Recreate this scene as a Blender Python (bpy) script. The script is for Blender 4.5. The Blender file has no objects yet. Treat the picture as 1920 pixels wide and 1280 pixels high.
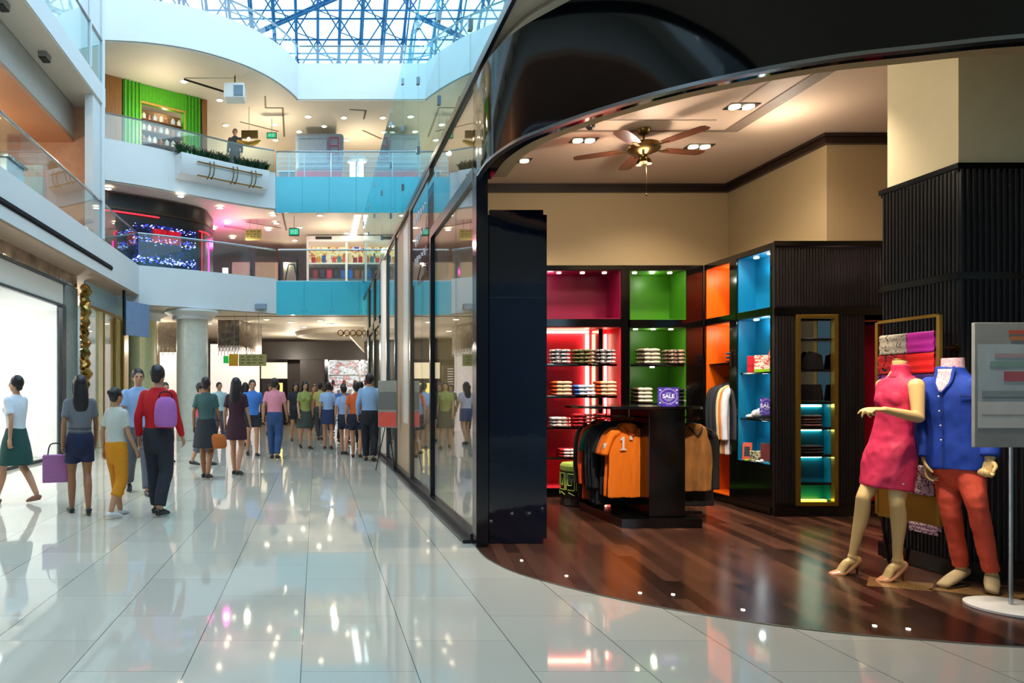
import bpy, bmesh, math, random
from mathutils import Vector, Matrix, noise
random.seed(7)
PI = math.pi
SC = bpy.context.scene
COL = SC.collection

# ------------------------------------------------------------------ camera, world, exposure
cam_d = bpy.data.cameras.new('camera'); cam = bpy.data.objects.new('camera', cam_d); COL.objects.link(cam)
cam.location = (0, 0, 1.4); cam.rotation_euler = (PI/2, 0, 0)
cam_d.sensor_width = 36; cam_d.lens = 1300/1920*36
cam_d.shift_x = (960-594)/1920; cam_d.shift_y = (737-640)/1920
cam_d.clip_start = 0.05; cam_d.clip_end = 300
SC.camera = cam
SC.view_settings.view_transform = 'Standard'; SC.view_settings.look = 'None'
SC.view_settings.gamma = 1; SC.view_settings.use_curve_mapping = False
SC.view_settings.exposure = 0.42
SC.cycles.use_denoising = True
SC.cycles.max_bounces = 7; SC.cycles.diffuse_bounces = 3; SC.cycles.glossy_bounces = 4
SC.cycles.transparent_max_bounces = 14; SC.cycles.transmission_bounces = 3
SC.cycles.sample_clamp_indirect = 4.0; SC.cycles.caustics_reflective = False; SC.cycles.caustics_refractive = False
W = bpy.data.worlds.new('world'); SC.world = W; W.use_nodes = True
bg = W.node_tree.nodes['Background']
tc = W.node_tree.nodes.new('ShaderNodeTexCoord'); nz = W.node_tree.nodes.new('ShaderNodeTexNoise')
nz.inputs['Scale'].default_value = 2.2; nz.inputs['Detail'].default_value = 4
rp = W.node_tree.nodes.new('ShaderNodeValToRGB')
rp.color_ramp.elements[0].position = .35; rp.color_ramp.elements[0].color = (.34, .70, 1, 1)
rp.color_ramp.elements[1].position = .62; rp.color_ramp.elements[1].color = (.74, .90, 1, 1)
W.node_tree.links.new(tc.outputs['Generated'], nz.inputs['Vector'])
W.node_tree.links.new(nz.outputs['Fac'], rp.inputs['Fac']); W.node_tree.links.new(rp.outputs['Color'], bg.inputs['Color'])
bg.inputs['Strength'].default_value = 2.45

def point(loc, power, col=(1, .85, .62), r=.06):
    l = bpy.data.lights.new('downlight_or_fill', 'POINT'); l.energy = power; l.color = col; l.shadow_soft_size = r
    o = bpy.data.objects.new('downlight_or_fill', l); o.location = loc; COL.objects.link(o); return o
def spot(loc, tgt, power, col=(1, .82, .58), ang=70, blend=.6, r=.05):
    l = bpy.data.lights.new('spot_lamp', 'SPOT'); l.energy = power; l.color = col; l.shadow_soft_size = r
    l.spot_size = math.radians(ang); l.spot_blend = blend
    o = bpy.data.objects.new('spot_lamp', l); o.location = loc; COL.objects.link(o)
    o.rotation_euler = (Vector(tgt)-Vector(loc)).to_track_quat('-Z', 'Y').to_euler(); return o
def area(loc, rot, sx, sy, power, col):
    l = bpy.data.lights.new('panel_lamp', 'AREA'); l.shape = 'RECTANGLE'; l.size = sx; l.size_y = sy; l.energy = power; l.color = col
    o = bpy.data.objects.new('panel_lamp', l); o.location = loc; o.rotation_euler = rot; COL.objects.link(o); return o
# shop ceiling lamps (their fittings are built with the ceiling)
SHOP_LAMPS = [(3.55, 6.30, (3.6, 6.8, 0)), (4.55, 6.2, (4.0, 6.9, 0)), (3.10, 8.05, (2.9, 8.9, 1)), (2.55, 8.75, (2.9, 8.8, 1)),
              (4.55, 8.25, (4.5, 9.3, 1.2)), (4.35, 7.1, (5.3, 7.9, 1.6))]
for x, y, t in SHOP_LAMPS: spot((x, y, 4.29), t, 200, col=(1, .86, .68), ang=110, blend=.9, r=.08)
point((3.64, 7.72, 3.90), 38, (1, .86, .72), .09)   # fill light added by the fan lamp cups, lifts the shop ceiling
spot((2.55, 4.75, 3.34), (3.45, 7.5, .65), 420, (1, .88, .7), 30, .7, .05)  # added spot without a fitting, brightens the gondola shirts
for x_, y_ in ((2.9, 6.9), (4.9, 7.3)): point((x_, y_, 3.95), 16, (1, .86, .70), .12)  # added fill lights hanging free below the ceiling, no fittings
# added spots behind the fascia for mannequins and column
spot((3.3, 4.55, 3.36), (4.2, 5.1, 1.1), 170, col=(1, .86, .66), ang=48, blend=.8)
spot((3.9, 4.3, 3.36), (4.6, 4.9, 1.0), 140, col=(1, .86, .66), ang=44, blend=.8)
spot((3.2, 4.9, 3.36), (4.81, 5.5, 3.6), 24, col=(1, .85, .6), ang=70, blend=.9)
# fill lights added in mid-air below the ceilings of each storey
for x, y, z, p in [(-7.3, 12, 6.4, 70), (-7.3, 14.5, 6.4, 50), (-4.6, 20.6, 9.7, 90), (-1.6, 24, 9.7, 130), (1.5, 25.5, 9.7, 120), (-3, 27, 9.7, 120), (4, 26, 9.7, 80),
                   (-2.4, 23.5, 6.4, 60), (.6, 24.3, 6.4, 70), (-1.2, 27, 6.4, 70), (3.3, 25, 6.4, 60), (-7, 17.5, 3.6, 40)]:
    point((x, y, z), p*.55, r=.07)
for x, y, z, p in [(-2.5, 24, 3.0, 90), (.5, 25, 3.0, 90), (-1, 29, 3.0, 110), (2.5, 28, 3.0, 90), (-5.7, 24, 3.0, 90)]:
    point((x, y, z), p*.7, (1, .9, .75), .06)
point((-3.2, 24.2, 6.6), 60, (1, .05, .45), .1)
# shops along the right-hand arcade
for x, y in [(2.6, 11.4), (2.6, 13.6), (2.8, 17), (2.8, 20)]: point((x, y, 3.3), 45, (1, .82, .6))
# white lit shop on the left
for y in (9.5, 12.5): area((-6.6, y, 3.75), (0, 0, 0), 1.2, 2.4, 150, (1, .99, .97))

# ------------------------------------------------------------------ colour and materials
def lin(c):
    if isinstance(c, str):
        c = [int(c[i:i+2], 16)/255 for i in (0, 2, 4)]
        c = [v/12.92 if v <= .04045 else ((v+.055)/1.055)**2.4 for v in c]
    return (c[0], c[1], c[2], 1)
MATS = {}
def mat(name, col, rough=.5, metal=0, emit=0, ecol=None, var=.06, scale=8, bump=0, coat=0, spec=.5, stretch=None):
    if name in MATS: return MATS[name]
    m = bpy.data.materials.new(name); m.use_nodes = True; MATS[name] = m
    nt = m.node_tree; b = nt.nodes['Principled BSDF']; c = lin(col)
    b.inputs['Roughness'].default_value = rough; b.inputs['Metallic'].default_value = metal
    b.inputs['Coat Weight'].default_value = coat; b.inputs['Coat Roughness'].default_value = .04
    b.inputs['Specular IOR Level'].default_value = spec
    t = nt.nodes.new('ShaderNodeTexCoord'); n = nt.nodes.new('ShaderNodeTexNoise'); n.inputs['Scale'].default_value = scale; n.inputs['Detail'].default_value = 3
    if stretch:
        mp = nt.nodes.new('ShaderNodeMapping'); mp.inputs['Scale'].default_value = stretch
        nt.links.new(t.outputs['Object'], mp.inputs['Vector']); nt.links.new(mp.outputs['Vector'], n.inputs['Vector'])
    else: nt.links.new(t.outputs['Object'], n.inputs['Vector'])
    r = nt.nodes.new('ShaderNodeValToRGB')
    r.color_ramp.elements[0].position = .3; r.color_ramp.elements[1].position = .7
    r.color_ramp.elements[0].color = (c[0]*(1-var), c[1]*(1-var), c[2]*(1-var), 1)
    r.color_ramp.elements[1].color = (min(1, c[0]*(1+var)), min(1, c[1]*(1+var)), min(1, c[2]*(1+var)), 1)
    nt.links.new(n.outputs['Fac'], r.inputs['Fac']); nt.links.new(r.outputs['Color'], b.inputs['Base Color'])
    if bump:
        bp = nt.nodes.new('ShaderNodeBump'); bp.inputs['Strength'].default_value = bump; bp.inputs['Distance'].default_value = .01
        nt.links.new(n.outputs['Fac'], bp.inputs['Height']); nt.links.new(bp.outputs['Normal'], b.inputs['Normal'])
    if emit:
        b.inputs['Emission Color'].default_value = lin(ecol or col); b.inputs['Emission Strength'].default_value = emit
    return m
def glass(name, tint, refl_ior=1.5, extra=0.0, rough=0.0, gcol=(1, 1, 1)):
    if name in MATS: return MATS[name]
    m = bpy.data.materials.new(name); m.use_nodes = True; MATS[name] = m
    nt = m.node_tree; nt.nodes.clear(); L = nt.links
    out = nt.nodes.new('ShaderNodeOutputMaterial'); mx = nt.nodes.new('ShaderNodeMixShader')
    tr = nt.nodes.new('ShaderNodeBsdfTransparent'); tr.inputs['Color'].default_value = (*tint, 1)
    gl = nt.nodes.new('ShaderNodeBsdfGlossy'); gl.inputs['Roughness'].default_value = rough; gl.inputs['Color'].default_value = (*gcol, 1)
    lw = nt.nodes.new('ShaderNodeLayerWeight'); lw.inputs['Blend'].default_value = .5
    pw = nt.nodes.new('ShaderNodeMath'); pw.operation = 'POWER'; pw.inputs[1].default_value = 5
    r0 = min(1, ((refl_ior-1)/(refl_ior+1))**2*1.9+extra)
    ad = nt.nodes.new('ShaderNodeMath'); ad.operation = 'MULTIPLY_ADD'; ad.inputs[1].default_value = 1-r0; ad.inputs[2].default_value = r0
    L.new(lw.outputs['Facing'], pw.inputs[0]); L.new(pw.outputs[0], ad.inputs[0]); L.new(ad.outputs[0], mx.inputs['Fac'])
    L.new(tr.outputs[0], mx.inputs[1]); L.new(gl.outputs[0], mx.inputs[2]); L.new(mx.outputs[0], out.inputs['Surface'])
    return m
def tile_mat():
    m = bpy.data.materials.new('polished_tile'); m.use_nodes = True; nt = m.node_tree; N = nt.nodes; L = nt.links
    b = N['Principled BSDF']
    tcx = N.new('ShaderNodeTexCoord'); sp = N.new('ShaderNodeSeparateXYZ'); L.new(tcx.outputs['Object'], sp.inputs[0])
    def M(op, a, bb=None, c=None):
        n = N.new('ShaderNodeMath'); n.operation = op
        for i, v in enumerate((a, bb, c)):
            if v is None: continue
            if isinstance(v, (int, float)): n.inputs[i].default_value = v
            else: L.new(v, n.inputs[i])
        return n.outputs[0]
    TX, TY = .583, .87
    u = M('DIVIDE', M('ADD', sp.outputs['X'], .08+TX*40), TX); row = M('FLOOR', u)
    v0 = M('ADD', M('DIVIDE', M('ADD', sp.outputs['Y'], 20.0), TY), M('MULTIPLY', M('MODULO', row, 2.0), .5)); cell = M('FLOOR', v0)
    fu = M('SUBTRACT', u, row); fv = M('SUBTRACT', v0, cell)
    du = M('MULTIPLY', M('MINIMUM', fu, M('SUBTRACT', 1.0, fu)), TX); dv = M('MULTIPLY', M('MINIMUM', fv, M('SUBTRACT', 1.0, fv)), TY)
    ju = M('LESS_THAN', du, .0022); jv = M('MULTIPLY', M('LESS_THAN', dv, .0022), .45)
    joint = M('MAXIMUM', ju, jv)
    cb = N.new('ShaderNodeCombineXYZ'); L.new(row, cb.inputs[0]); L.new(cell, cb.inputs[1])
    wn = N.new('ShaderNodeTexWhiteNoise'); wn.noise_dimensions = '2D'; L.new(cb.outputs[0], wn.inputs['Vector'])
    ns = N.new('ShaderNodeTexNoise'); ns.inputs['Scale'].default_value = 1.3; L.new(tcx.outputs['Object'], ns.inputs['Vector'])
    r = N.new('ShaderNodeValToRGB'); r.color_ramp.elements[0].color = lin('c2bbad'); r.color_ramp.elements[1].color = lin('d9d2c3')
    L.new(M('ADD', M('MULTIPLY', wn.outputs['Value'], .5), M('MULTIPLY', ns.outputs['Fac'], .5)), r.inputs['Fac'])
    mx = N.new('ShaderNodeMix'); mx.data_type = 'RGBA'; L.new(joint, mx.inputs['Factor']); L.new(r.outputs['Color'], mx.inputs['A']); mx.inputs['B'].default_value = lin('55524c')
    L.new(mx.outputs['Result'], b.inputs['Base Color'])
    vm = N.new('ShaderNodeVectorMath'); vm.operation = 'SUBTRACT'; L.new(wn.outputs['Color'], vm.inputs[0]); vm.inputs[1].default_value = (.5, .5, .5)
    vs = N.new('ShaderNodeVectorMath'); vs.operation = 'MULTIPLY'; L.new(vm.outputs[0], vs.inputs[0]); vs.inputs[1].default_value = (.010, .016, 0)
    va = N.new('ShaderNodeVectorMath'); va.operation = 'ADD'; L.new(vs.outputs[0], va.inputs[0]); va.inputs[1].default_value = (0, 0, 1)
    vn = N.new('ShaderNodeVectorMath'); vn.operation = 'NORMALIZE'; L.new(va.outputs[0], vn.inputs[0]); L.new(vn.outputs[0], b.inputs['Normal'])
    b.inputs['Roughness'].default_value = .045; b.inputs['Specular IOR Level'].default_value = .75
    return m
def wood_mat():
    m = bpy.data.materials.new('dark_plank_wood'); m.use_nodes = True; nt = m.node_tree; N = nt.nodes; L = nt.links; b = N['Principled BSDF']
    t = N.new('ShaderNodeTexCoord'); mp = N.new('ShaderNodeMapping'); mp.inputs['Rotation'].default_value = (0, 0, math.radians(98)); L.new(t.outputs['Object'], mp.inputs['Vector'])
    br = N.new('ShaderNodeTexBrick'); br.inputs['Scale'].default_value = 1; br.inputs['Brick Width'].default_value = 1.25; br.inputs['Row Height'].default_value = .115
    br.inputs['Mortar Size'].default_value = .0016; br.inputs['Mortar Smooth'].default_value = 0; br.offset = .37
    br.inputs['Color1'].default_value = (0, 0, 0, 1); br.inputs['Color2'].default_value = (1, 1, 1, 1); br.inputs['Mortar'].default_value = (0, 0, 0, 1)
    L.new(mp.outputs[0], br.inputs['Vector'])
    m2 = N.new('ShaderNodeMapping'); m2.inputs['Rotation'].default_value = (0, 0, math.radians(98)); m2.inputs['Scale'].default_value = (1.5, 26, 1); L.new(t.outputs['Object'], m2.inputs['Vector'])
    n = N.new('ShaderNodeTexNoise'); n.inputs['Scale'].default_value = 2.2; n.inputs['Detail'].default_value = 6; L.new(m2.outputs[0], n.inputs['Vector'])
    mx = N.new('ShaderNodeMix'); mx.data_type = 'RGBA'; mx.inputs['Factor'].default_value = .38; L.new(br.outputs['Color'], mx.inputs['A']); L.new(n.outputs['Fac'], mx.inputs['B'])
    r = N.new('ShaderNodeValToRGB'); r.color_ramp.elements[0].position = .12; r.color_ramp.elements[0].color = lin('150d0b'); r.color_ramp.elements[1].position = .8; r.color_ramp.elements[1].color = lin('684334')
    L.new(mx.outputs['Result'], r.inputs['Fac'])
    m3 = N.new('ShaderNodeMix'); m3.data_type = 'RGBA'; L.new(br.outputs['Fac'], m3.inputs['Factor']); L.new(r.outputs['Color'], m3.inputs['A']); m3.inputs['B'].default_value = lin('120a08')
    L.new(m3.outputs['Result'], b.inputs['Base Color'])
    b.inputs['Roughness'].default_value = .19; b.inputs['Specular IOR Level'].default_value = .5
    bp = N.new('ShaderNodeBump'); bp.inputs['Strength'].default_value = .06; bp.inputs['Distance'].default_value = .004; L.new(n.outputs['Fac'], bp.inputs['Height']); L.new(bp.outputs[0], b.inputs['Normal'])
    return m
def pattern_mat(name, base, ink, scale=22, thr=.5, rough=.7, soft=.03):
    if name in MATS: return MATS[name]
    m = mat(name, base, rough); nt = m.node_tree; b = nt.nodes['Principled BSDF']
    t = nt.nodes.new('ShaderNodeTexCoord'); v = nt.nodes.new('ShaderNodeTexNoise'); v.inputs['Scale'].default_value = scale; v.inputs['Detail'].default_value = 1; v.inputs['Distortion'].default_value = 1.6
    nt.links.new(t.outputs['Object'], v.inputs['Vector'])
    r = nt.nodes.new('ShaderNodeValToRGB'); r.color_ramp.elements[0].position = thr; r.color_ramp.elements[1].position = thr+soft
    r.color_ramp.elements[0].color = lin(base); r.color_ramp.elements[1].color = lin(ink)
    nt.links.new(v.outputs['Fac'], r.inputs['Fac']); nt.links.new(r.outputs['Color'], b.inputs['Base Color']); return m
def screen_mat(name, cols, scale, strength, detail=3, stretch=(1, 1, 1)):
    m = mat(name, '050508', .2); nt = m.node_tree; b = nt.nodes['Principled BSDF']
    t = nt.nodes.new('ShaderNodeTexCoord'); mp = nt.nodes.new('ShaderNodeMapping'); mp.inputs['Scale'].default_value = stretch
    v = nt.nodes.new('ShaderNodeTexNoise'); v.inputs['Scale'].default_value = scale; v.inputs['Detail'].default_value = detail
    nt.links.new(t.outputs['Object'], mp.inputs[0]); nt.links.new(mp.outputs[0], v.inputs['Vector'])
    r = nt.nodes.new('ShaderNodeValToRGB'); e = r.color_ramp.elements
    e[0].position = .3; e[0].color = lin(cols[0]); e[1].position = .72; e[1].color = lin(cols[-1])
    for i, c in enumerate(cols[1:-1]):
        q = e.new(.3+.42*(i+1)/(len(cols)-1)); q.color = lin(c)
    nt.links.new(v.outputs['Fac'], r.inputs['Fac']); nt.links.new(r.outputs['Color'], b.inputs['Emission Color']); b.inputs['Emission Strength'].default_value = strength
    return m

# ------------------------------------------------------------------ mesh building
class MB:
    def __init__(s): s.bm = bmesh.new()
    def box(s, x0, x1, y0, y1, z0, z1, bev=0):
        v = [s.bm.verts.new(p) for p in [(x0, y0, z0), (x1, y0, z0), (x1, y1, z0), (x0, y1, z0), (x0, y0, z1), (x1, y0, z1), (x1, y1, z1), (x0, y1, z1)]]
        f = [s.bm.faces.new([v[i] for i in q]) for q in [(3, 2, 1, 0), (4, 5, 6, 7), (0, 1, 5, 4), (1, 2, 6, 5), (2, 3, 7, 6), (3, 0, 4, 7)]]
        if bev:
            es = list({e for g in f for e in g.edges})
            bmesh.ops.bevel(s.bm, geom=es, offset=bev, segments=2, affect='EDGES', profile=.5)
        return s
    def prism(s, pts, z0, z1):
        n = len(pts); a = [s.bm.verts.new((p[0], p[1], z0)) for p in pts]; b = [s.bm.verts.new((p[0], p[1], z1)) for p in pts]
        s.bm.faces.new(a[::-1]); s.bm.faces.new(b)
        for i in range(n): s.bm.faces.new([a[i], a[(i+1) % n], b[(i+1) % n], b[i]])
        return s
    def slab(s, a, b, th, z0, z1):
        a = Vector(a[:2]); b = Vector(b[:2]); d = (b-a).normalized(); n = Vector((-d.y, d.x))*th
        return s.prism([a, b, b+n, a+n], z0, z1)
    def ring_surface(s, rings, cap=True, closed=True):
        R = [[s.bm.verts.new(p) for p in r] for r in rings]; n = len(R[0])
        for i in range(len(R)-1):
            for j in range(n if closed else n-1):
                s.bm.faces.new([R[i][j], R[i][(j+1) % n], R[i+1][(j+1) % n], R[i+1][j]])
        if cap: s.bm.faces.new(R[0][::-1]); s.bm.faces.new(R[-1])
        return s
    def sweep(s, pts, rads, seg=14, ref=None, rs=True, re=True, sub=3):
        P = [Vector(p) for p in pts]; Rr = [(r, r) if isinstance(r, (int, float)) else r for r in rads]
        if len(P) > 2 and sub > 1:
            Q = []; T = []; n = len(P)
            for i in range(n-1):
                p0 = P[max(i-1, 0)]; p1 = P[i]; p2 = P[i+1]; p3 = P[min(i+2, n-1)]
                q0 = Rr[max(i-1, 0)]; q1 = Rr[i]; q2 = Rr[i+1]; q3 = Rr[min(i+2, n-1)]
                for k in range(sub):
                    t = k/sub; c = lambda a, b, cc, d: .5*((2*b)+(-a+cc)*t+(2*a-5*b+4*cc-d)*t*t+(-a+3*b-3*cc+d)*t**3)
                    Q.append(c(p0, p1, p2, p3)); T.append((max(.001, c(q0[0], q1[0], q2[0], q3[0])), max(.001, c(q0[1], q1[1], q2[1], q3[1]))))
            Q.append(P[-1]); T.append(Rr[-1]); P = Q; Rr = T
        n = len(P); tang = [(P[min(i+1, n-1)]-P[max(i-1, 0)]).normalized() for i in range(n)]
        x = Vector(ref) if ref is not None else (Vector((1, 0, 0)) if abs(tang[0].x) < .8 else Vector((0, 1, 0)))
        rings = []
        fr = []
        for t in tang:
            x = (x-t*x.dot(t)).normalized(); fr.append((x.copy(), t.cross(x).normalized()))
        def ring(c, f, a, b): return [c+f[0]*(a*math.cos(2*PI*k/seg))+f[1]*(b*math.sin(2*PI*k/seg)) for k in range(seg)]
        if rs:
            rm = min(Rr[0])
            for q in (.08, .3, .6, .85): rings.append(ring(P[0]-tang[0]*rm*math.sqrt(1-q*q), fr[0], Rr[0][0]*q, Rr[0][1]*q))
        for i in range(n): rings.append(ring(P[i], fr[i], *Rr[i]))
        if re:
            rm = min(Rr[-1])
            for q in (.85, .6, .3, .08): rings.append(ring(P[-1]+tang[-1]*rm*math.sqrt(1-q*q), fr[-1], Rr[-1][0]*q, Rr[-1][1]*q))
        return s.ring_surface(rings)
    def tube(s, a, b, r, seg=10, r2=None): return s.sweep([a, b], [r, r if r2 is None else r2], seg, rs=False, re=False)
    def ball(s, c, rx, ry=None, rz=None, seg=14, rot=None):
        ry = ry or rx; rz = rz or rx; c = Vector(c); rings = []
        for i in range(1, seg):
            a = PI*i/seg; r = []
            for k in range(seg):
                p = Vector((rx*math.sin(a)*math.cos(2*PI*k/seg), ry*math.sin(a)*math.sin(2*PI*k/seg), -rz*math.cos(a)))
                if rot is not None: p = rot @ p
                r.append(c+p)
            rings.append(r)
        return s.ring_surface(rings)
    def lathe(s, prof, c=(0, 0, 0), seg=28):
        c = Vector(c)
        return s.ring_surface([[c+Vector((r*math.cos(2*PI*k/seg), r*math.sin(2*PI*k/seg), z)) for k in range(seg)] for r, z in prof])
    def disc(s, c, r, th=.01, seg=20): return s.lathe([(r, -th), (r, 0)], c, seg)
    def merge(s, me, M=None):
        t = bmesh.new(); t.from_mesh(me)
        if M is not None: t.transform(M)
        tmp = bpy.data.meshes.new('t'); t.to_mesh(tmp); t.free(); s.bm.from_mesh(tmp); bpy.data.meshes.remove(tmp); return s
    def mesh(s, smooth=False, ang=None):
        bmesh.ops.recalc_face_normals(s.bm, faces=s.bm.faces)
        me = bpy.data.meshes.new('m'); s.bm.to_mesh(me); s.bm.free()
        if smooth:
            for p in me.polygons: p.use_smooth = True
            if ang: me.set_sharp_from_angle(angle=math.radians(ang))
        return me
def blob(mb, voxel=.01, it=4, wr=0, wf=9, seed=0, wz=.35):
    me = mb.mesh(); o = bpy.data.objects.new('tmp', me); COL.objects.link(o)
    m = o.modifiers.new('r', 'REMESH'); m.mode = 'VOXEL'; m.voxel_size = voxel; m.use_smooth_shade = True
    if it: k = o.modifiers.new('s', 'SMOOTH'); k.factor = .5; k.iterations = it
    dg = bpy.context.evaluated_depsgraph_get(); ev = o.evaluated_get(dg); r = bpy.data.meshes.new_from_object(ev)
    bpy.data.objects.remove(o); bpy.data.meshes.remove(me)
    for p in r.polygons: p.use_smooth = True
    if wr:
        off = Vector((seed*3.1, seed*1.7, seed)); ns = [v.normal.copy() for v in r.vertices]
        for v, nn in zip(r.vertices, ns):
            q = Vector((v.co.x*wf, v.co.y*wf, v.co.z*wf*wz))+off
            d = noise.noise(q)+.5*noise.noise(q*2.3)
            v.co += nn*d*wr
    return r
def local_inv(o):
    M = Matrix.Identity(4)
    while o: M = o.matrix_basis @ M; o = o.parent
    return M.inverted()
def obj(name, mb, m, parent=None, world=True, smooth=False, ang=35, kind=None):
    me = mb if isinstance(mb, bpy.types.Mesh) else mb.mesh(smooth, ang)
    me.name = name; o = bpy.data.objects.new(name, me); COL.objects.link(o)
    if m: me.materials.clear(); me.materials.append(m)
    if parent:
        if world: me.transform(local_inv(parent))
        o.parent = parent
    if kind: o['kind'] = kind
    return o
def struct(name, mb, m, parent=None, **k): return obj(name, mb, m, parent, kind='structure' if parent is None else None, **k)
def thing(name, label, cat, loc=(0, 0, 0), rz=0, group=None):
    o = bpy.data.objects.new(name, None); COL.objects.link(o); o.location = loc; o.rotation_euler = (0, 0, rz); o.empty_display_size = .1
    o['label'] = label; o['category'] = cat
    if group: o['group'] = group
    return o
def recenter(o):
    me = o.data; vs = [v.co for v in me.vertices]
    c = Vector((sum(v.x for v in vs)/len(vs), sum(v.y for v in vs)/len(vs), min(v.z for v in vs)))
    me.transform(Matrix.Translation(-c)); o.location = c
def solo(name, mb, m, label, cat, group=None, kind=None, **k):
    o = obj(name, mb, m, None, **k); recenter(o); o['label'] = label; o['category'] = cat
    if group: o['group'] = group
    if kind: o['kind'] = kind
    return o
def dup(root, loc=None, rz=None, label=None, group=None):
    r = root.copy(); COL.objects.link(r)
    if loc is not None: r.location = loc
    if rz is not None: r.rotation_euler = (0, 0, rz)
    if label: r['label'] = label
    if group: r['group'] = group
    for ch in list(root.children):
        c = ch.copy(); COL.objects.link(c); c.parent = r
        for g in list(ch.children):
            d = g.copy(); COL.objects.link(d); d.parent = c
    return r
def text_mesh(txt, size, th=.002, bold=.0):
    cu = bpy.data.curves.new('t', 'FONT'); cu.body = txt; cu.size = size; cu.extrude = th; cu.align_x = 'CENTER'; cu.align_y = 'CENTER'; cu.offset = bold
    o = bpy.data.objects.new('t', cu); COL.objects.link(o)
    me = bpy.data.meshes.new_from_object(o.evaluated_get(bpy.context.evaluated_depsgraph_get())); bpy.data.objects.remove(o); return me
def at(x, y, Y): return Vector(((x-594)*Y/1300, Y, 1.4+(737-y)*Y/1300))

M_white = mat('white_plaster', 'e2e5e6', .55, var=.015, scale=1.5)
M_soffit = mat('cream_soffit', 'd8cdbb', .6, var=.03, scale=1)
M_cyan = mat('cyan_glass_panel', '50c2d6', .12, var=.04, scale=.6, spec=.6)
M_rail = mat('brushed_steel', 'a9b0b5', .25, 1)
M_black = mat('black_lacquer', '0b0909', .13, var=.3, scale=3, spec=.6, stretch=(1, 1, .2))
M_blackg = mat('black_gloss', '040508', .05, var=.2, scale=2, spec=1.0)
M_flute = mat('dark_fluted_timber', '191415', .35, var=.35, scale=30, stretch=(1, 1, .05))
M_cream = mat('cream_wall_paint', 'ac946c', .6, var=.02, scale=1.2)
M_ceil = mat('shop_ceiling_paint', 'cdb39a', .65, var=.015, scale=1)
M_gold = mat('brushed_gold', 'b08a3c', .28, .85, var=.08)
M_brass = mat('antique_brass', '6a532c', .3, 1, var=.1)
M_bulb = mat('lit_bulb', 'fff1d8', .4, emit=9, ecol='ffefd0')
M_glassR = glass('balustrade_glass', (.86, .95, .95), 1.35, .02)
M_glassF = glass('facade_glass', (.70, .90, .93), 1.75, .26, gcol=(.80, .98, 1))
M_glassS = glass('shopfront_glass', (.86, .92, .92), 1.6, .12)
M_fabric = lambda c: mat('cloth_'+c, c, .85, var=.05, scale=35, bump=.12)

# ------------------------------------------------------------------ THE SETTING
CURVE = [(1.449, 6.298), (1.445, 5.852), (1.546, 5.417), (1.721, 5.12), (1.921, 4.853), (2.25, 4.522), (2.663, 4.233), (3.058, 4.04), (3.441, 3.931), (3.892, 3.816), (4.6, 3.73), (5.6, 3.68), (7.4, 3.66)]
def cr(pts, n=6):
    out = []
    P = [Vector(p) for p in pts]
    for i in range(len(P)-1):
        p0 = P[max(i-1, 0)]; p1 = P[i]; p2 = P[i+1]; p3 = P[min(i+2, len(P)-1)]
        for k in range(n):
            t = k/n; out.append(.5*((2*p1)+(-p0+p2)*t+(2*p0-5*p1+4*p2-p3)*t*t+(-p0+3*p1-3*p2+p3)*t**3))
    out.append(P[-1]); return out
def offs(P, d):
    out = []
    for i in range(len(P)):
        t = (P[min(i+1, len(P)-1)]-P[max(i-1, 0)]).normalized(); out.append(P[i]+Vector((-t.y, t.x))*d)
    return out
FC = cr(CURVE, 6)
def band(P, d0, d1, z0, z1):
    a = offs(P, d0); b = offs(P, d1); m = MB()
    return m.ring_surface([[(p.x, p.y, z0), (q.x, q.y, z0), (q.x, q.y, z1), (p.x, p.y, z1)] for p, q in zip(a, b)])

struct('floor', MB().box(-14, 12, -9, 42, -.2, 0), tile_mat())
struct('floor_wood', MB().prism([(p.x, p.y) for p in FC]+[(7.4, 9.9), (1.46, 9.9)], 0, .006), wood_mat())
struct('trim_floor_edge', band(FC, -.008, .004, 0, .0075), mat('steel_edge', '8c8579', .3, .8))
struct('wall_back', MB().box(1.5, 5.9, 9.8, 9.95, .006, 4.34), M_cream)
struct('wall_right', MB().box(5.81, 5.95, 7.9, 9.8, 3.12, 4.34).box(5.81, 5.95, 8.40, 9.8, .006, 3.1199), M_cream)
struct('wall_front_right', MB().box(5.951, 7.39, 7.9, 8.05, 3.12, 4.34).box(6.68, 7.39, 7.9, 8.05, .006, 3.1199), M_cream)
struct('wall_far_right', MB().box(7.4, 7.6, 3.0, 7.9, .006, 4.34), M_cream)
struct('ceiling', MB().prism([(p.x, p.y) for p in offs(FC, .1)]+[(7.6, 10), (1.5, 10)], 4.34, 4.37), M_ceil)
struct('soffit_outer', MB().box(1.5, 9, -6, 10.2, 4.371, 4.75), mat('outer_soffit_paint', 'c9bba6', .6, var=.02))
mcr = mat('dark_crown_moulding', '21130f', .35, var=.2)
struct('trim_1', MB().box(1.5, 5.81, 9.74, 9.8, 4.23, 4.34).box(1.5, 5.81, 9.71, 9.8, 4.30, 4.335), mcr)
struct('trim_2', MB().box(5.75, 5.81, 7.84, 9.74, 4.23, 4.34).box(5.72, 5.81, 7.81, 9.74, 4.30, 4.335), mcr)
struct('trim_3', MB().box(5.81, 7.4, 7.84, 7.9, 4.23, 4.34).box(5.81, 7.4, 7.81, 7.9, 4.30, 4.335), mcr)
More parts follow.
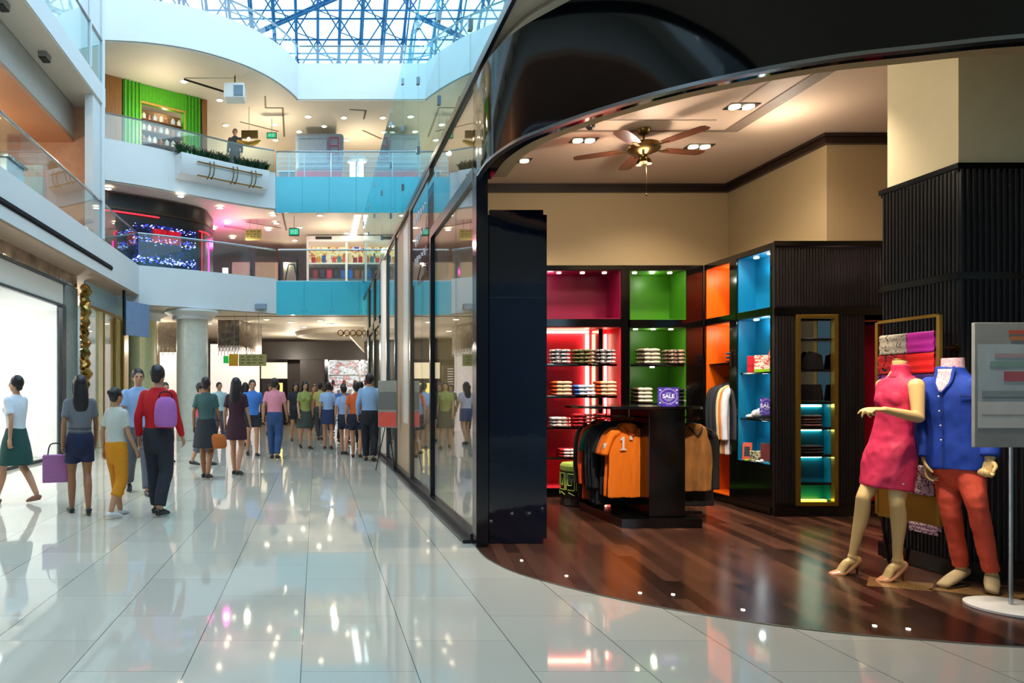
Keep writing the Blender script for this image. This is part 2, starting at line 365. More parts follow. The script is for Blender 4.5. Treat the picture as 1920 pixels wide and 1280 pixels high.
# recessed lines and slot vents in the shop ceiling
mg = mat('ceiling_slot_grille', '7c6b5c', .6, var=.15, scale=40)
struct('trim_4', MB().box(4.56, 4.72, 5.35, 7.75, 4.33, 4.339), mg)
struct('trim_5', MB().box(3.3, 4.72, 5.30, 5.36, 4.33, 4.339).box(2.35, 4.72, 7.75, 7.79, 4.332, 4.339), mg)
struct('trim_6', MB().box(2.3, 2.42, 6.3, 7.75, 4.33, 4.339), mg)
mgl = mat('ceiling_shadow_gap', '8f7c6a', .6)
struct('trim_7', MB().box(4.26, 4.28, 5.9, 7.0, 4.335, 4.341).box(3.1, 4.4, 5.5, 5.52, 4.335, 4.341).box(2.6, 4.3, 7.45, 7.47, 4.335, 4.341).box(2.56, 2.58, 6.2, 7.45, 4.335, 4.341), mgl)
# curved black fascia over the shop mouth
mfas = mat('black_mirror_fascia', '04080c', .05, var=.2, scale=1.2, bump=.05, spec=.65)
FE = [Vector((1.449, 6.42))]+FC
struct('fascia', band(FE, 0, .16, 3.38, 4.22), mfas, smooth=True)
struct('trim_8', band(FE, .0, .05, 3.355, 3.379), M_rail, smooth=True)
struct('trim_9', band(FE, .16, .30, 3.40, 3.46), M_cream, smooth=True)
struct('trim_10', band(FE, .10, .16, 4.221, 4.37), M_soffit, smooth=True)

def reeds(m, a, b, z0, z1, pitch=.034, r=.011):
    a = Vector(a); b = Vector(b); L = (b-a).length; d = (b-a)/L; n = Vector((-d.y, d.x))
    k = int(L/pitch)
    for i in range(k):
        c = a+d*((i+.5)*pitch)
        q = [c-d*r, c-d*r*.7-n*r*.7, c-n*r, c+d*r*.7-n*r*.7, c+d*r]
        m.prism([(p.x, p.y) for p in q], z0, z1)
    return m
# structural column, cream above, fluted dark timber below
struct('wall_column', MB().box(4.84, 6.7, 5.23, 5.88, .006, 4.34), mat('cream_column_paint', 'e0cfa6', .6, var=.02))
m = MB().box(4.815, 6.7, 5.205, 5.9, .006, 3.10)
reeds(m, (4.815, 5.9), (4.815, 5.205), .14, 3.08); reeds(m, (4.815, 5.205), (6.7, 5.205), .14, 3.08, .045, .015)
struct('wall_column_cladding', m, M_flute)
m = MB()
for z0, z1, d in [(3.085, 3.125, .02), (3.06, 3.085, .008), (2.285, 2.31, .012), (2.255, 2.285, .02), (.02, .14, .022)]: m.box(4.815-d, 6.7, 5.205-d, 5.9+d, z0, z1)
struct('trim_11', m, M_black)

# left-hand galleries
XL = -5.0
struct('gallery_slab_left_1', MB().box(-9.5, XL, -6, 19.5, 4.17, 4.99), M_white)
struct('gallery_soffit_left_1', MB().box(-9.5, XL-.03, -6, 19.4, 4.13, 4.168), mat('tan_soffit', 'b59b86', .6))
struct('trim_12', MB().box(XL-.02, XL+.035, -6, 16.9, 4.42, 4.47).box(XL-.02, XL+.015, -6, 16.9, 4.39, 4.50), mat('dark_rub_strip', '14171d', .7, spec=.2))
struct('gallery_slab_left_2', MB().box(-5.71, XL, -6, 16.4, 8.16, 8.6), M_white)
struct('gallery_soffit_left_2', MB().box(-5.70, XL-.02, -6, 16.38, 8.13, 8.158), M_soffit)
struct('gallery_bulkhead_left', MB().box(-6.0, -5.712, -6, 16.3, 7.40, 8.6), mat('grey_panel', 'c3bdb6', .5, var=.04))
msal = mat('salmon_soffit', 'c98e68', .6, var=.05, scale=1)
struct('gallery_ceiling_left', MB().box(-9.5, -5.715, -6, 16.38, 7.30, 7.395), msal)
struct('wall_left_1', MB().box(-9.7, -9.5, -6, 30, 0, 14), mat('warm_wall', 'c9b29a', .7))
struct('wall_left_2', MB().box(-9.5, -5.23, 16.3, 16.42, 4.995, 8.12), mat('salmon_wall', 'd8a27f', .7))
struct('wall_left_3', MB().box(-9.5, -5.715, -6, 16.4, 8.6, 8.7), M_soffit)
struct('wall_left_4', MB().box(-7.4, -7.3, -6, 16.4, 8.7, 13.5), mat('pale_wall', 'd5d2cc', .6))
struct('wall_left_pillar', MB().box(-5.5, -5.04, 14.8, 16.45, 8.605, 20).box(-5.22, -5.04, 15.6, 16.45, 4.995, 8.125), M_white)
struct('trim_13', MB().tube((-5.0, 16.2, 5.0), (-5.0, 16.2, 20), .05).box(-5.03, -4.98, 15.3, 15.36, 8.6, 20), M_white)
# left ground floor shop fronts
XS = -5.6
mcrinkle = mat('crinkled_chrome', 'b9a99c', .12, 1, var=.5, scale=2.4, bump=1.0)
struct('trim_14', MB().box(XS-.12, XS, -4, 16.2, 3.86, 4.13), mcrinkle)
struct('trim_15', MB().box(XS-.05, XS+.04, -4, 15.45, 3.80, 3.858), mat('dark_metal', '22252a', .3, .6))
mwh = mat('bright_white_paint', 'f4f3ef', .6, var=.01)
struct('wall_white_shop', MB().box(-8.5, -8.4, 4, 15.3, 0.005, 3.8).box(-8.4, XS-.1, 15.2, 15.3, .005, 3.8).box(-8.4, XS-.1, 4, 4.1, .005, 3.8), mwh)
struct('ceiling_white_shop', MB().box(-8.4, XS-.06, 4.1, 15.2, 3.79, 3.85), mwh)
struct('trim_16', MB().box(XS-.06, XS, 4, 15.3, 3.36, 3.795), mwh)
w = struct('window_1', MB().box(XS-.06, XS+.02, 4, 15.45, 3.30, 3.355).box(XS-.06, XS+.02, 15.22, 15.45, .02, 3.298).box(XS-.05, XS+.01, 11.2, 11.26, .02, 3.298).box(XS-.06, XS+.01, 4, 15.2, .005, .06), mat('dark_window_frame', '2a2d33', .3, .5))
obj('pane', MB().box(XS-.03, XS-.02, 4, 15.22, .06, 3.30), glass('clear_glass', (.95, .97, .97), 1.4, .02), w)
struct('wall_left_5', MB().box(XS-.5, XS-.02, 15.46, 16.3, .005, 3.85), mat('grey_green_panel', '7d8c8c', .25, var=.1))
struct('trim_17', MB().box(XS-.03, XS, 16.75, 20.1, 3.58, 4.12), mat('pale_blue_header', 'a9cfe0', .3))
m = MB()
for i in range(16):
    z = .02+i*.245; m.sweep([(XS+.06, 16.42, z), (XS+.12+.03*math.sin(i*2.1), 16.5+.04*math.cos(i*1.7), z+.12), (XS+.06, 16.42, z+.245)], [.09, .11+.02*math.sin(i), .09], 8, rs=False, re=False, sub=2)
struct('trim_18', m, mat('hammered_gold', 'a98a4a', .16, 1, var=.3, scale=6, bump=.7), smooth=True)
w = struct('window_2', MB().box(XS-.08, XS+.03, 16.6, 20.1, 3.5, 3.575), M_gold)
for i, (y0, y1) in enumerate([(16.6, 16.72), (17.75, 18.1), (18.22, 18.28), (19.3, 19.36), (20.0, 20.1)]):
    obj('mullion', MB().box(XS-.06, XS+.02, y0, y1, .005, 3.5), M_gold if i != 1 else mat('champagne_metal', 'd8cf9f', .3, .4), w)
obj('pane', MB().box(XS-.03, XS-.02, 16.72, 20.0, .02, 3.5), glass('clear_glass', None), w)
obj('curtain', MB().ring_surface([[(XS-.10+.035*math.sin(y*38)+d, y, z) for y in [19.1+k*.015 for k in range(62)]] for z, d in [(.02, .01), (3.48, .01)]], cap=False, closed=False), mat('gold_curtain', 'b58a22', .4, .3, var=.3, scale=5, stretch=(1, 6, .2)), w, smooth=True)
struct('wall_left_6', MB().box(-9.4, -8.2, 16.4, 20.2, .005, 3.9).box(-8.2, XS-.15, 20.12, 20.2, .005, 4.12), mat('shop_blue_grey', '8fa9b8', .5))
point((-6.8, 18.2, 3.3), 70, (1, .92, .8))

# central block: three storeys of curved galleries
def fan(front, z0, z1, yb=30, xl=-9.5):
    P = [Vector(p) for p in front]
    return MB().prism([(p.x, p.y) for p in P]+[(P[-1].x, yb), (xl, yb)]+([(xl, P[0].y)] if P[0].x > xl else []), z0, z1)
L1 = cr([(-5.0, 19.5), (-3.9, 20.1), (-2.6, 20.9), (-1.27, 21.8)], 4)
L2 = cr([(-6.4, 19.1), (-5.0, 19.9), (-3.4, 21.1), (-2.2, 21.95), (-1.34, 22.4)], 4)
L3 = cr([(-6.6, 18.7), (-5.3, 18.75), (-4.2, 18.95), (-3.2, 19.35), (-2.2, 20.05), (-1.5, 20.8), (-1.05, 21.5), (-.75, 22.1), (-.6, 22.5)], 4)
LE = [Vector((-9.5, 19.5))]
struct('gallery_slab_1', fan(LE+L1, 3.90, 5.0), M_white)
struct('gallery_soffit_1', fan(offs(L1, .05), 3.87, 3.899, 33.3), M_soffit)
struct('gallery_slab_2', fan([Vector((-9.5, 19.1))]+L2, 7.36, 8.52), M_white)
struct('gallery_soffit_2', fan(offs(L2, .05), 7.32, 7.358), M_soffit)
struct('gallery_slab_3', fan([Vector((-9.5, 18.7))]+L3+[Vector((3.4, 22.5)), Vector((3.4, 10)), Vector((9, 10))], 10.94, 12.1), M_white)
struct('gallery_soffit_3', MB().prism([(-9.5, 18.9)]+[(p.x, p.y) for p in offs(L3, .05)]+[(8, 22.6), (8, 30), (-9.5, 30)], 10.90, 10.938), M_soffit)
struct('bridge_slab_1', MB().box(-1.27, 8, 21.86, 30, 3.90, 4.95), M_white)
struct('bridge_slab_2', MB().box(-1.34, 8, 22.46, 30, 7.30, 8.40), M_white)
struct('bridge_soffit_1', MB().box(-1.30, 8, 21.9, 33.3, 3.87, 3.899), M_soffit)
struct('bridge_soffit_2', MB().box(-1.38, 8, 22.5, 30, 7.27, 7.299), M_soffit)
for n, (x0, Y, z0, z1) in enumerate([(-1.27, 21.8, 3.86, 4.92), (-1.34, 22.4, 7.24, 8.39)]):
    t = struct('bridge_parapet_%s' % ('lower', 'upper')[n], MB().box(x0, 7, Y+.02, Y+.05, z0, z1), M_cyan)
    for i in range(9):
        xa = x0+i*.87; obj('cladding_panel', MB().box(xa+.004, xa+.866, Y, Y+.018, z0, z1, .002), M_cyan, t)
    m = MB()
    for i in range(1, 9):
        for s in (-.07, .07): m.tube((x0+i*.87+s, Y, z0+.13), (x0+i*.87+s, Y-.012, z0+.13), .012, 8)
    obj('fixing', m, M_rail, t)
mbk = mat('gallery_back_wall', 'cdb07c', .7, var=.05)
struct('wall_gallery_1', MB().box(-9.5, 8, 29.9, 30.2, 5.0, 7.36), mat('gallery_back_grey', 'a3978c', .6))
struct('wall_gallery_2', MB().box(-9.5, 8, 29.9, 30.2, 8.4, 10.94), mbk)
struct('wall_gallery_right', MB().box(8, 8.2, 10, 34, 0, 11), mbk)
struct('wall_hall_back', MB().box(-9.5, 8, 33, 33.2, 0, 3.87), mat('hall_back_wall', '57493f', .4))

# right side: arcade facade on the line X = 1.45
XF = 1.45
mbp = mat('black_powder_frame', '0c0d12', .22, var=.15, spec=.7)
struct('trim_19', MB().box(XF-.09, XF+.08, 6.46, 21.7, .005, .035).box(XF-.02, XF+.08, 6.46, 21.7, .035, .09), mat('dark_kerb', '2b2e33', .25, .5))
struct('trim_20', MB().box(XF-.005, XF+.10, 6.28, 6.44, .008, 3.37), mat('black_navy_post', '0a0d18', .12, spec=.8))
struct('trim_21', MB().box(XF-.005, XF+.03, -3, 21.7, 4.31, 4.355), mat('facade_line', '23282a', .25, .5))
w = struct('window_3', MB().box(XF, XF+.08, 6.44, 8.93, 3.38, 3.50).box(XF, XF+.09, 8.85, 8.93, .09, 3.38), mbp)
obj('pane', MB().box(XF+.03, XF+.042, 6.44, 7.38, .09, 3.38), M_glassS, w)
obj('pane', MB().box(XF+.03, XF+.042, 7.395, 8.85, .09, 3.38), M_glassS, w)
obj('transom_pane', MB().box(XF+.03, XF+.042, 6.35, 8.93, 3.5, 4.31), M_glassS, w)
mbr = mat('bronze_frame', '6e655a', .3, .6)
w = struct('window_4', MB().box(XF, XF+.08, 8.94, 10.9, 4.22, 4.305).box(XF, XF+.07, 10.75, 10.9, .09, 4.22), mbr)
obj('pane', MB().box(XF+.03, XF+.042, 8.935, 9.8, .09, 4.22), M_glassS, w)
obj('pane', MB().box(XF+.03, XF+.042, 9.815, 10.75, .09, 4.22), M_glassS, w)
struct('wall_arcade_pillar', MB().box(XF+.05, XF+.6, 11.2, 12.9, .006, 4.3), mat('beige_stone_pillar', 'c9a888', .5))
struct('trim_22', MB().box(XF+.04, XF+.05, 11.35, 11.9, .9, 4.2), mat('pale_poster_panel', 'e3d9cf', .4))
w = struct('window_5', MB().box(XF, XF+.07, 12.9, 12.98, .09, 4.3).box(XF, XF+.07, 14.4, 14.5, .09, 4.3), mat('steel_frame', '5a6a70', .3, .7))
obj('pane', MB().box(XF+.03, XF+.042, 12.98, 14.4, .09, 4.3), M_glassS, w)
struct('trim_23', MB().box(XF-.02, XF+.2, 15.1, 15.5, .09, 4.3), mwh)
w = struct('window_6', MB().box(XF, XF+.1, 15.5, 16.1, .09, 4.3).box(XF, XF+.1, 17.6, 17.9, .09, 4.3).box(XF, XF+.1, 19.4, 19.9, .09, 4.3).box(XF, XF+.08, 15.5, 21.7, 3.0, 3.2), mat('dark_green_frame', '2c3428', .25))
obj('pane', MB().box(XF+.03, XF+.042, 16.1, 21.7, .09, 4.3), M_glassS, w)
w = struct('window_7', MB().box(XF+.0, XF+.02, -3, 21.7, 4.36, 4.40), mbp)
ys = [-3, -1, 1, 3, 5, 6.6, 8.3, 10.0, 11.8, 13.7, 15.6, 17.6, 19.6, 21.7]
mcl = MB()
for i in range(len(ys)-1):
    obj('pane', MB().box(XF+.01, XF+.022, ys[i]+.006, ys[i+1]-.006, 4.40, 7.0), M_glassF, w)
    for z in (4.9, 5.9, 6.7): mcl.box(XF-.012, XF+.035, ys[i+1]-.03, ys[i+1]+.03, z-.05, z+.05)
obj('glass_clamp', mcl, M_rail, w)
struct('wall_right_shops', MB().box(4.4, 4.6, 10, 22, 0.005, 4.37), mat('shop_back_tan', 'b79877', .6))
struct('ceiling_right_shops', MB().box(1.5, 8, 10.21, 21.8, 4.371, 4.75), M_soffit)
struct('wall_upper_right', MB().box(4.2, 4.4, -6, 22, 4.75, 7.3).box(4.4, 9, -6, 22, 7.2, 7.3), mat('teal_pale_wall', '9cc2c6', .5))
struct('wall_far_right_upper', MB().box(9, 9.2, -6, 30, 0, 14), M_white)
struct('wall_behind', MB().box(-9.5, 9, -9, -8.8, 0, 16), mat('unseen_end_wall', '5f666a', .6))  # unseen wall added to hold back sky light and darken reflections

# skylight space frame, sloping down beyond the galleries
t = struct('ceiling_skylight', MB().prism([(-9.5, 17.0), (9, 17.0), (9, 17.05), (-9.5, 17.05)], 21.3, 21.6), mat('skylight_steel', '16628c', .4, .2))
def sky(i, j, d=0):
    s = .84; return Vector((-9.2+i*s, 17.2+j*s*.854-d*.52, 21.4-j*s*.52-d*.854))
NI, NJ = 22, 22
mt, mbm, md = MB(), MB(), MB()
for i in range(NI+1):
    mt.tube(sky(i, 0), sky(i, NJ), .06, 6)
    mbm.tube(sky(i, 0, .9), sky(i, NJ, .9), .035, 5)
for j in range(NJ+1):
    mt.tube(sky(0, j), sky(NI, j), .035, 5)
    if j % 2 == 0: mbm.tube(sky(0, j, .9), sky(NI, j, .9), .03, 5)
for i in range(NI):
    for j in range(8, NJ):
        if (i+j) % 2: md.tube(sky(i, j), sky(i+1, j+1, .9), .028, 4); md.tube(sky(i, j, .9), sky(i+1, j+1), .022, 4)
        else: md.tube(sky(i+1, j), sky(i, j+1, .9), .028, 4); md.tube(sky(i, j), sky(i, j+1, .9), .022, 4)
for a, b in [((2, 21), (20, 13)), ((0, 17), (18, 9)), ((0, 12), (16, 6))]:
    for d in (.35, .55): mbm.tube(sky(*a, d), sky(*b, d), .05, 6)
MS = MATS['skylight_steel']
obj('top_chord', mt, MS, t); obj('bottom_chord', mbm, MS, t); obj('diagonal_strut', md, MS, t)
q = [sky(0, 0, -.08), sky(NI, 0, -.08), sky(NI, NJ, -.08), sky(0, NJ, -.08)]
m = MB(); m.ring_surface([q, [v+Vector((0, .01, .02)) for v in q]])
obj('glazing', m, glass('skylight_glass', (.93, .98, 1), 1.1, 0), t)

# ------------------------------------------------------------------ SHOP: wall cabinets
def lining(m, x0, x1, z0, z1, d, t=.012):
    m.box(x0, x1, d-t, d, z0, z1); m.box(x0, x0+t, .02, d-t-.0005, z0, z1); m.box(x1-t, x1, .02, d-t-.0005, z0, z1)
    m.box(x0+t, x1-t, .02, d-t-.0005, z1-t, z1); m.box(x0+t, x1-t, .02, d-t-.0005, z0, z0+t); return m
def spots_in(root, xs, y, z, mb=M_bulb, e=0):
    for x in xs:
        f = obj('downlight', MB().disc((x, y, z), .028, .012), mb, root, world=False)
M_LED = mat('led_strip', 'ffe2c0', .5, emit=7, ecol='ffdcb8')
# red cabinet against the back wall (local x from 2.3, front at y = 9.3)
R0 = 2.3
red = thing('display_cabinet', 'tall black cabinet with crimson upper box and glowing red shelves beside the black pillar', 'cabinet', (R0, 9.3, .006))
m = MB().box(0, 1.87, .0, .46, 0, .12).box(0, 1.79, 0, .46, 2.29, 2.39).box(0, 1.87, 0, .46, 3.05, 3.11).box(1.785, 1.87, 0, .46, .12, 3.05).box(0, .03, 0, .46, .12, 3.05).box(.03, 1.785, .445, .46, .12, 3.05)
obj('carcass', m, M_black, red, world=False)
M_crim = mat('crimson_lacquer', '7e0034', .45, var=.02); M_red = mat('red_lacquer', 'ec2c42', .4, var=.02)
obj('upper_lining', lining(MB(), .03, 1.785, 2.39, 3.05, .444), M_crim, red, world=False)
obj('lower_lining', lining(MB(), .03, 1.785, .12, 2.29, .444), M_red, red, world=False)
obj('divider', MB().box(1.53, 1.585, .12, .40, .14, 2.27), M_black, red, world=False)
for z in (.53, .94, 1.36, 1.79): obj('shelf', MB().box(.045, 1.74, .03, .37, z-.03, z, .004), M_black, red, world=False)
obj('light_strip', MB().box(.05, 1.5, .38, .42, 2.235, 2.265), M_LED, red, world=False)
obj('light_strip', MB().box(1.47, 1.50, .385, .43, .16, 2.22), M_LED, red, world=False)
obj('light_strip', MB().box(1.735, 1.75, .385, .43, .16, 2.22), M_LED, red, world=False)
for z in (): obj('light_strip', MB().box(.05, 1.45, .375, .39, z+.33, z+.345), M_LED, red, world=False)
spots_in(red, (1.0, 1.32, 1.62), .15, 3.037)
# green cabinet
G0 = 4.17
grn = thing('display_cabinet', 'tall black cabinet lined in green holding two shelves of folded clothes', 'cabinet', (G0, 9.3, .006))
m = MB().box(0, 1.02, 0, .46, 0, .12).box(0, .79, 0, .46, 2.28, 2.38).box(0, .79, 0, .46, 3.05, 3.11).box(.79, 1.02, -.0, .46, .12, 3.11).box(0.002, .03, .0, .46, .12, 3.05).box(.03, .79, .445, .46, .12, 3.05)
obj('carcass', m, M_black, grn, world=False)
M_grn = mat('green_lacquer', '3c7c0c', .45, var=.02)
obj('upper_lining', lining(MB(), .03, .79, 2.38, 3.05, .444), M_grn, grn, world=False)
obj('lower_lining', lining(MB(), .03, .79, .12, 2.28, .444), M_grn, grn, world=False)
for z in (.62, 1.265, 1.785): obj('shelf', MB().box(.045, .775, .03, .40, z-.03, z, .004), M_black, grn, world=False)
spots_in(grn, (.16, .40, .64), .15, 3.037); spots_in(grn, (.16, .40, .64), .12, 2.267); spots_in(grn, (.4,), .15, 1.754)
# side cabinets face the shop (local x runs towards the viewer)
M_org = mat('orange_lacquer', 'f26a08', .45, var=.02); M_blu = mat('blue_lacquer', '0479a6', .45, var=.02)
org = thing('display_cabinet', 'narrow black cabinet lined in orange with a rail of hanging jackets', 'cabinet', (5.19, 9.29, .006), -PI/2)
m = MB().box(0, .70, 0, .52, 0, .10).box(0, .57, 0, .52, 2.30, 2.38).box(0, .70, 0, .52, 3.05, 3.11).box(.57, .70, 0, .52, .10, 3.05).box(0, .015, 0, .52, .10, 3.05).box(.015, .57, .505, .52, .10, 3.05)
obj('carcass', m, M_black, org, world=False)
obj('upper_lining', lining(MB(), .015, .57, 2.38, 3.05, .504), M_org, org, world=False)
obj('lower_lining', lining(MB(), .015, .57, .10, 2.30, .504), M_org, org, world=False)
obj('shelf', MB().box(.03, .555, .05, .45, 1.765, 1.785, .003), M_black, org, world=False)
obj('hanging_rail', MB().tube((.03, .25, 1.60), (.555, .25, 1.60), .011), M_brass, org, world=False)
spots_in(org, (.28,), .22, 3.037); spots_in(org, (.28,), .22, 2.287)
obj('upper_handle', MB().tube((.62, -.012, 1.72), (.62, -.012, 1.92), .008), M_brass, org, world=False)
blu = thing('display_cabinet', 'black cabinet lined in bright blue with gift shelves above a black base', 'cabinet', (5.19, 8.59, .006), -PI/2)
m = MB().box(0.002, .688, 0, .26, 0, .56).box(0.002, .65, 0, .26, 2.30, 2.38).box(0.002, .65, 0, .26, 3.05, 3.11).box(.65, .688, 0, .26, .56, 3.11).box(0.002, .015, 0, .26, .56, 3.05).box(.015, .65, .245, .26, .56, 3.05)
obj('carcass', m, M_black, blu, world=False)
obj('upper_lining', lining(MB(), .015, .65, 2.38, 3.05, .244), M_blu, blu, world=False)
obj('lower_lining', lining(MB(), .015, .65, .57, 2.30, .244), M_blu, blu, world=False)
for z in (1.09, 1.645): obj('shelf', MB().box(.03, .645, .04, .22, z-.022, z, .003), M_black, blu, world=False)
obj('base_plinth', MB().box(0.002, .68, -.02, -.001, .02, .09), M_black, blu, world=False)
spots_in(blu, (.2, .45), .13, 3.037); spots_in(blu, (.2, .5), .13, 2.287)
for X, Y, Z, c, p in [(3.2, 9.5, 2.95, (1, .7, .7), 3), (4.6, 9.5, 2.95, (1, 1, .8), 3), (5.45, 9.0, 2.95, (1, .85, .6), 5), (5.33, 8.25, 2.9, (.9, 1, 1), 2.4),
                      (4.57, 9.45, 2.2, (1, 1, .8), 2.5), (5.45, 9.0, 2.2, (1, .85, .6), 5), (5.33, 8.25, 2.2, (.9, 1, 1), 2.4), (4.57, 9.45, 1.68, (1, 1, .8), 1.5),
                      (5.3, 8.25, 1.55, (.9, 1, 1), 1.5), (5.3, 8.25, 1.0, (.9, 1, 1), 1.2)]:
    point((X, Y, Z), p*.5, c, .03)
# fluted black cabinet with gold-framed niche, front at y = 7.86
blk = thing('display_cabinet', 'black fluted cabinet with a tall gold framed mirror niche and crimson recess', 'cabinet', (5.19, 7.86, .006))
m = MB()
for x0, x1, z0, z1 in [(.0, .24, .13, 2.28), (.70, 1.02, .13, 2.28), (0, 1.47, 2.28, 3.10), (0, 1.47, 0, .13), (1.42, 1.47, .13, 2.28), (.24, .70, .13, .15)]:
    m.box(x0, x1, 0, .04, z0, z1)
m.box(1.44, 1.47, .04, .5, 0, 3.1); m.box(.268, 1.44, .46, .5, 0, 3.1); m.box(.268, 1.44, .04, .46, 3.07, 3.10)
for x0, x1, z0, z1 in [(.01, .235, .15, 2.27), (.705, 1.0, .15, 2.27), (.02, 1.46, 2.38, 3.04)]: reeds(m, (x0, 0), (x1, 0), z0, z1, .034, .012)
obj('carcass', m, M_flute, blk, world=False)
for q_ in [(-.015, 1.47, -.03, 0.0, 3.06, 3.115), (-.01, 1.47, -.018, 0, 2.285, 2.36), (-.012, 1.42, -.025, 0, 0, .12)]: obj('moulding', MB().box(*q_), M_black, blk, world=False)
obj('gold_frame', MB().box(.235, .28, -.028, .035, .12, 2.285, .004).box(.66, .705, -.028, .035, .12, 2.285, .004).box(.28, .66, -.028, .035, 2.24, 2.285, .004).box(.28, .66, -.028, .035, .12, .165, .004), M_gold, blk, world=False)
M_mir = mat('mirror', 'c9d3d6', .02, 1, var=.01)
obj('mirror_back', MB().box(.28, .66, .14, .15, 1.29, 2.24).box(.27, .28, .04, .15, 1.29, 2.24).box(.66, .67, .04, .15, 1.29, 2.24), M_mir, blk, world=False)
M_teal = mat('teal_lacquer', '0a7aa0', .3, var=.02)
obj('teal_back', MB().box(.28, .66, .14, .15, .17, 1.28).box(.27, .28, .04, .15, .17, 1.28).box(.66, .67, .04, .15, .17, 1.28), M_teal, blk, world=False)
M_LEDg = mat('green_white_led', 'e6ffe0', .5, emit=9, ecol='dcffd4')
for z in (2.02, 1.67, 1.30, 1.01, .70, .38): obj('shelf', MB().box(.281, .659, .02, .138, z-.03, z, .003), M_black, blk, world=False)
for z in (1.24, .965, .655): obj('light_strip', MB().box(.32, .62, .12, .137, z, z+.02), M_LEDg, blk, world=False)
obj('light_strip', MB().box(.31, .63, .05, .1, .168, .18), mat('yellow_led', 'eaff60', .5, emit=4, ecol='e6ff50'), blk, world=False)
obj('crimson_recess', MB().box(1.02, 1.42, .3, .32, .13, 2.2).box(1.02, 1.03, .04, .3, .13, 2.2).box(1.41, 1.42, .04, .3, .13, 2.2), mat('magenta_lacquer', 'c3003c', .45, var=.02), blk, world=False)
obj('recess_rail', MB().tube((1.03, .05, 2.22), (1.42, .05, 2.22), .012), mat('copper_rail', 'b06a50', .3, 1), blk, world=False)
point((6.4, 7.2, 2.9), 2, (1, .7, .7), .05)  # added light floating in front of the crimson recess, no fitting

# ------------------------------------------------------------------ SHOP: pillar, fan, ceiling fittings
pil = thing('pillar', 'glossy black lacquered square pillar with painted blue reflections at the shop entrance', 'pillar', (1.84, 6.66, .006))
M_wav = mat('rippled_black_blue_reflections', '071430', .06, metal=.35, var=.3, scale=3.2, bump=.2, spec=1.0, coat=.5)  # blue in the base colour stands in for blue reflections on black
obj('shaft', MB().box(1.60, 2.10, 6.43, 6.95, .01, 3.10), M_wav, pil)
obj('side_casing', MB().box(1.56, 1.598, 6.45, 6.93, .0065, 3.06).box(2.102, 2.14, 6.45, 6.93, .05, 3.06), M_wav, pil)
obj('joint_line', MB().box(1.60, 2.10, 6.427, 6.4299, 2.285, 2.292), mat('thin_joint', '3b4350', .3, .6), pil)
fan_ = thing('ceiling_fan', 'antique brass ceiling fan with five wooden blades under the shop ceiling', 'fan', (3.64, 7.72, 4.34))
obj('ceiling_canopy', MB().lathe([(.075, 0), (.07, -.03), (.045, -.06), (.02, -.07)]), M_brass, fan_, world=False, smooth=True)
obj('down_rod', MB().tube((0, 0, -.06), (0, 0, -.15), .012), M_brass, fan_, world=False)
obj('motor_housing', MB().lathe([(.03, -.13), (.10, -.145), (.165, -.175), (.175, -.20), (.175, -.225), (.15, -.25), (.09, -.27), (.055, -.29), (.05, -.33), (.02, -.345)]), M_brass, fan_, world=False, smooth=True)
for k in range(5):
    a = k*2*PI/5+.18; c, s = math.cos(a), math.sin(a); m = MB()
    top = []
    for r, w in [(.24, .055), (.34, .07), (.55, .078), (.70, .072), (.735, .045)]: top.append((r, w))
    pts = [(r, w) for r, w in top]+[(r, -w) for r, w in top[::-1]]
    m.prism([(r*c-w*s, r*s+w*c) for r, w in pts], -.225, -.217)
    b = obj('blade', m, mat('walnut_blade', '5a2c1c', .35, var=.2, scale=6), fan_, world=False)
    obj('blade_bracket', MB().slab((.15*c-.018*s, .15*s+.018*c), (.30*c-.018*s, .30*s+.018*c), -.036, -.232, -.226), M_brass, b, world=False)
    M0 = None
for k in range(3):
    a = k*2*PI/3; obj('lamp_cup', MB().lathe([(.012, -.32), (.03, -.345), (.042, -.385), (.040, -.386), (.025, -.35)], (.05*math.cos(a), .05*math.sin(a), 0)), M_brass, fan_, world=False, smooth=True)
obj('pull_chain', MB().tube((.03, 0, -.33), (.03, 0, -.72), .0025, 5).ball((.03, 0, -.73), .012), M_brass, fan_, world=False)
DL = ['near the ceiling fan and fascia', 'beside the cream column', 'left of the ceiling fan', 'nearest the back left corner', 'nearest the back right corner', 'just right of the fan blades']
for (x, y, t), d in zip(SHOP_LAMPS, DL):
    r = thing('twin_downlight', 'recessed twin ceiling spotlight '+d, 'ceiling light', (x, y, 4.34), .0, 'twin spotlights in the shop ceiling')
    obj('housing', MB().box(-.15, .15, -.08, .08, -.008, -.0005), mat('black_fitting', '15110e', .4), r, world=False)
    for s in (-.07, .07): obj('lamp', MB().disc((s, 0, -.009), .055, .01), M_bulb, r, world=False, smooth=False)
for x, y, nm in [(3.0, 7.6, 'between the fan and the back wall'), (4.75, 4.62, 'near the cream column')]:
    r = thing('ceiling_sensor', 'small dark dome sensor on the ceiling '+nm, 'sensor', (x, y, 4.34)); obj('dome', MB().lathe([(.05, 0), (.05, -.02), (.03, -.05), (.005, -.06)]), mat('dark_sensor', '2a1f1a', .3), r, world=False, smooth=True)
for i, (a, b) in enumerate([(978, 1052), (1062, 1081), (1200, 1113), (1393, 1145), (1640, 1175), (1703, 1181), (1827, 1129), (1262, 1116)]):
    Y = 1820/(b-737); p = at(a, b, Y); solo('floor_stud_light', MB().disc((p.x, p.y, .011), .012, .006, 12), mat('stud_light', 'fff6e8', .3, emit=3), 'tiny round stud light set in the curved edge of the wood floor', 'floor light', 'stud lights along the wood floor edge')

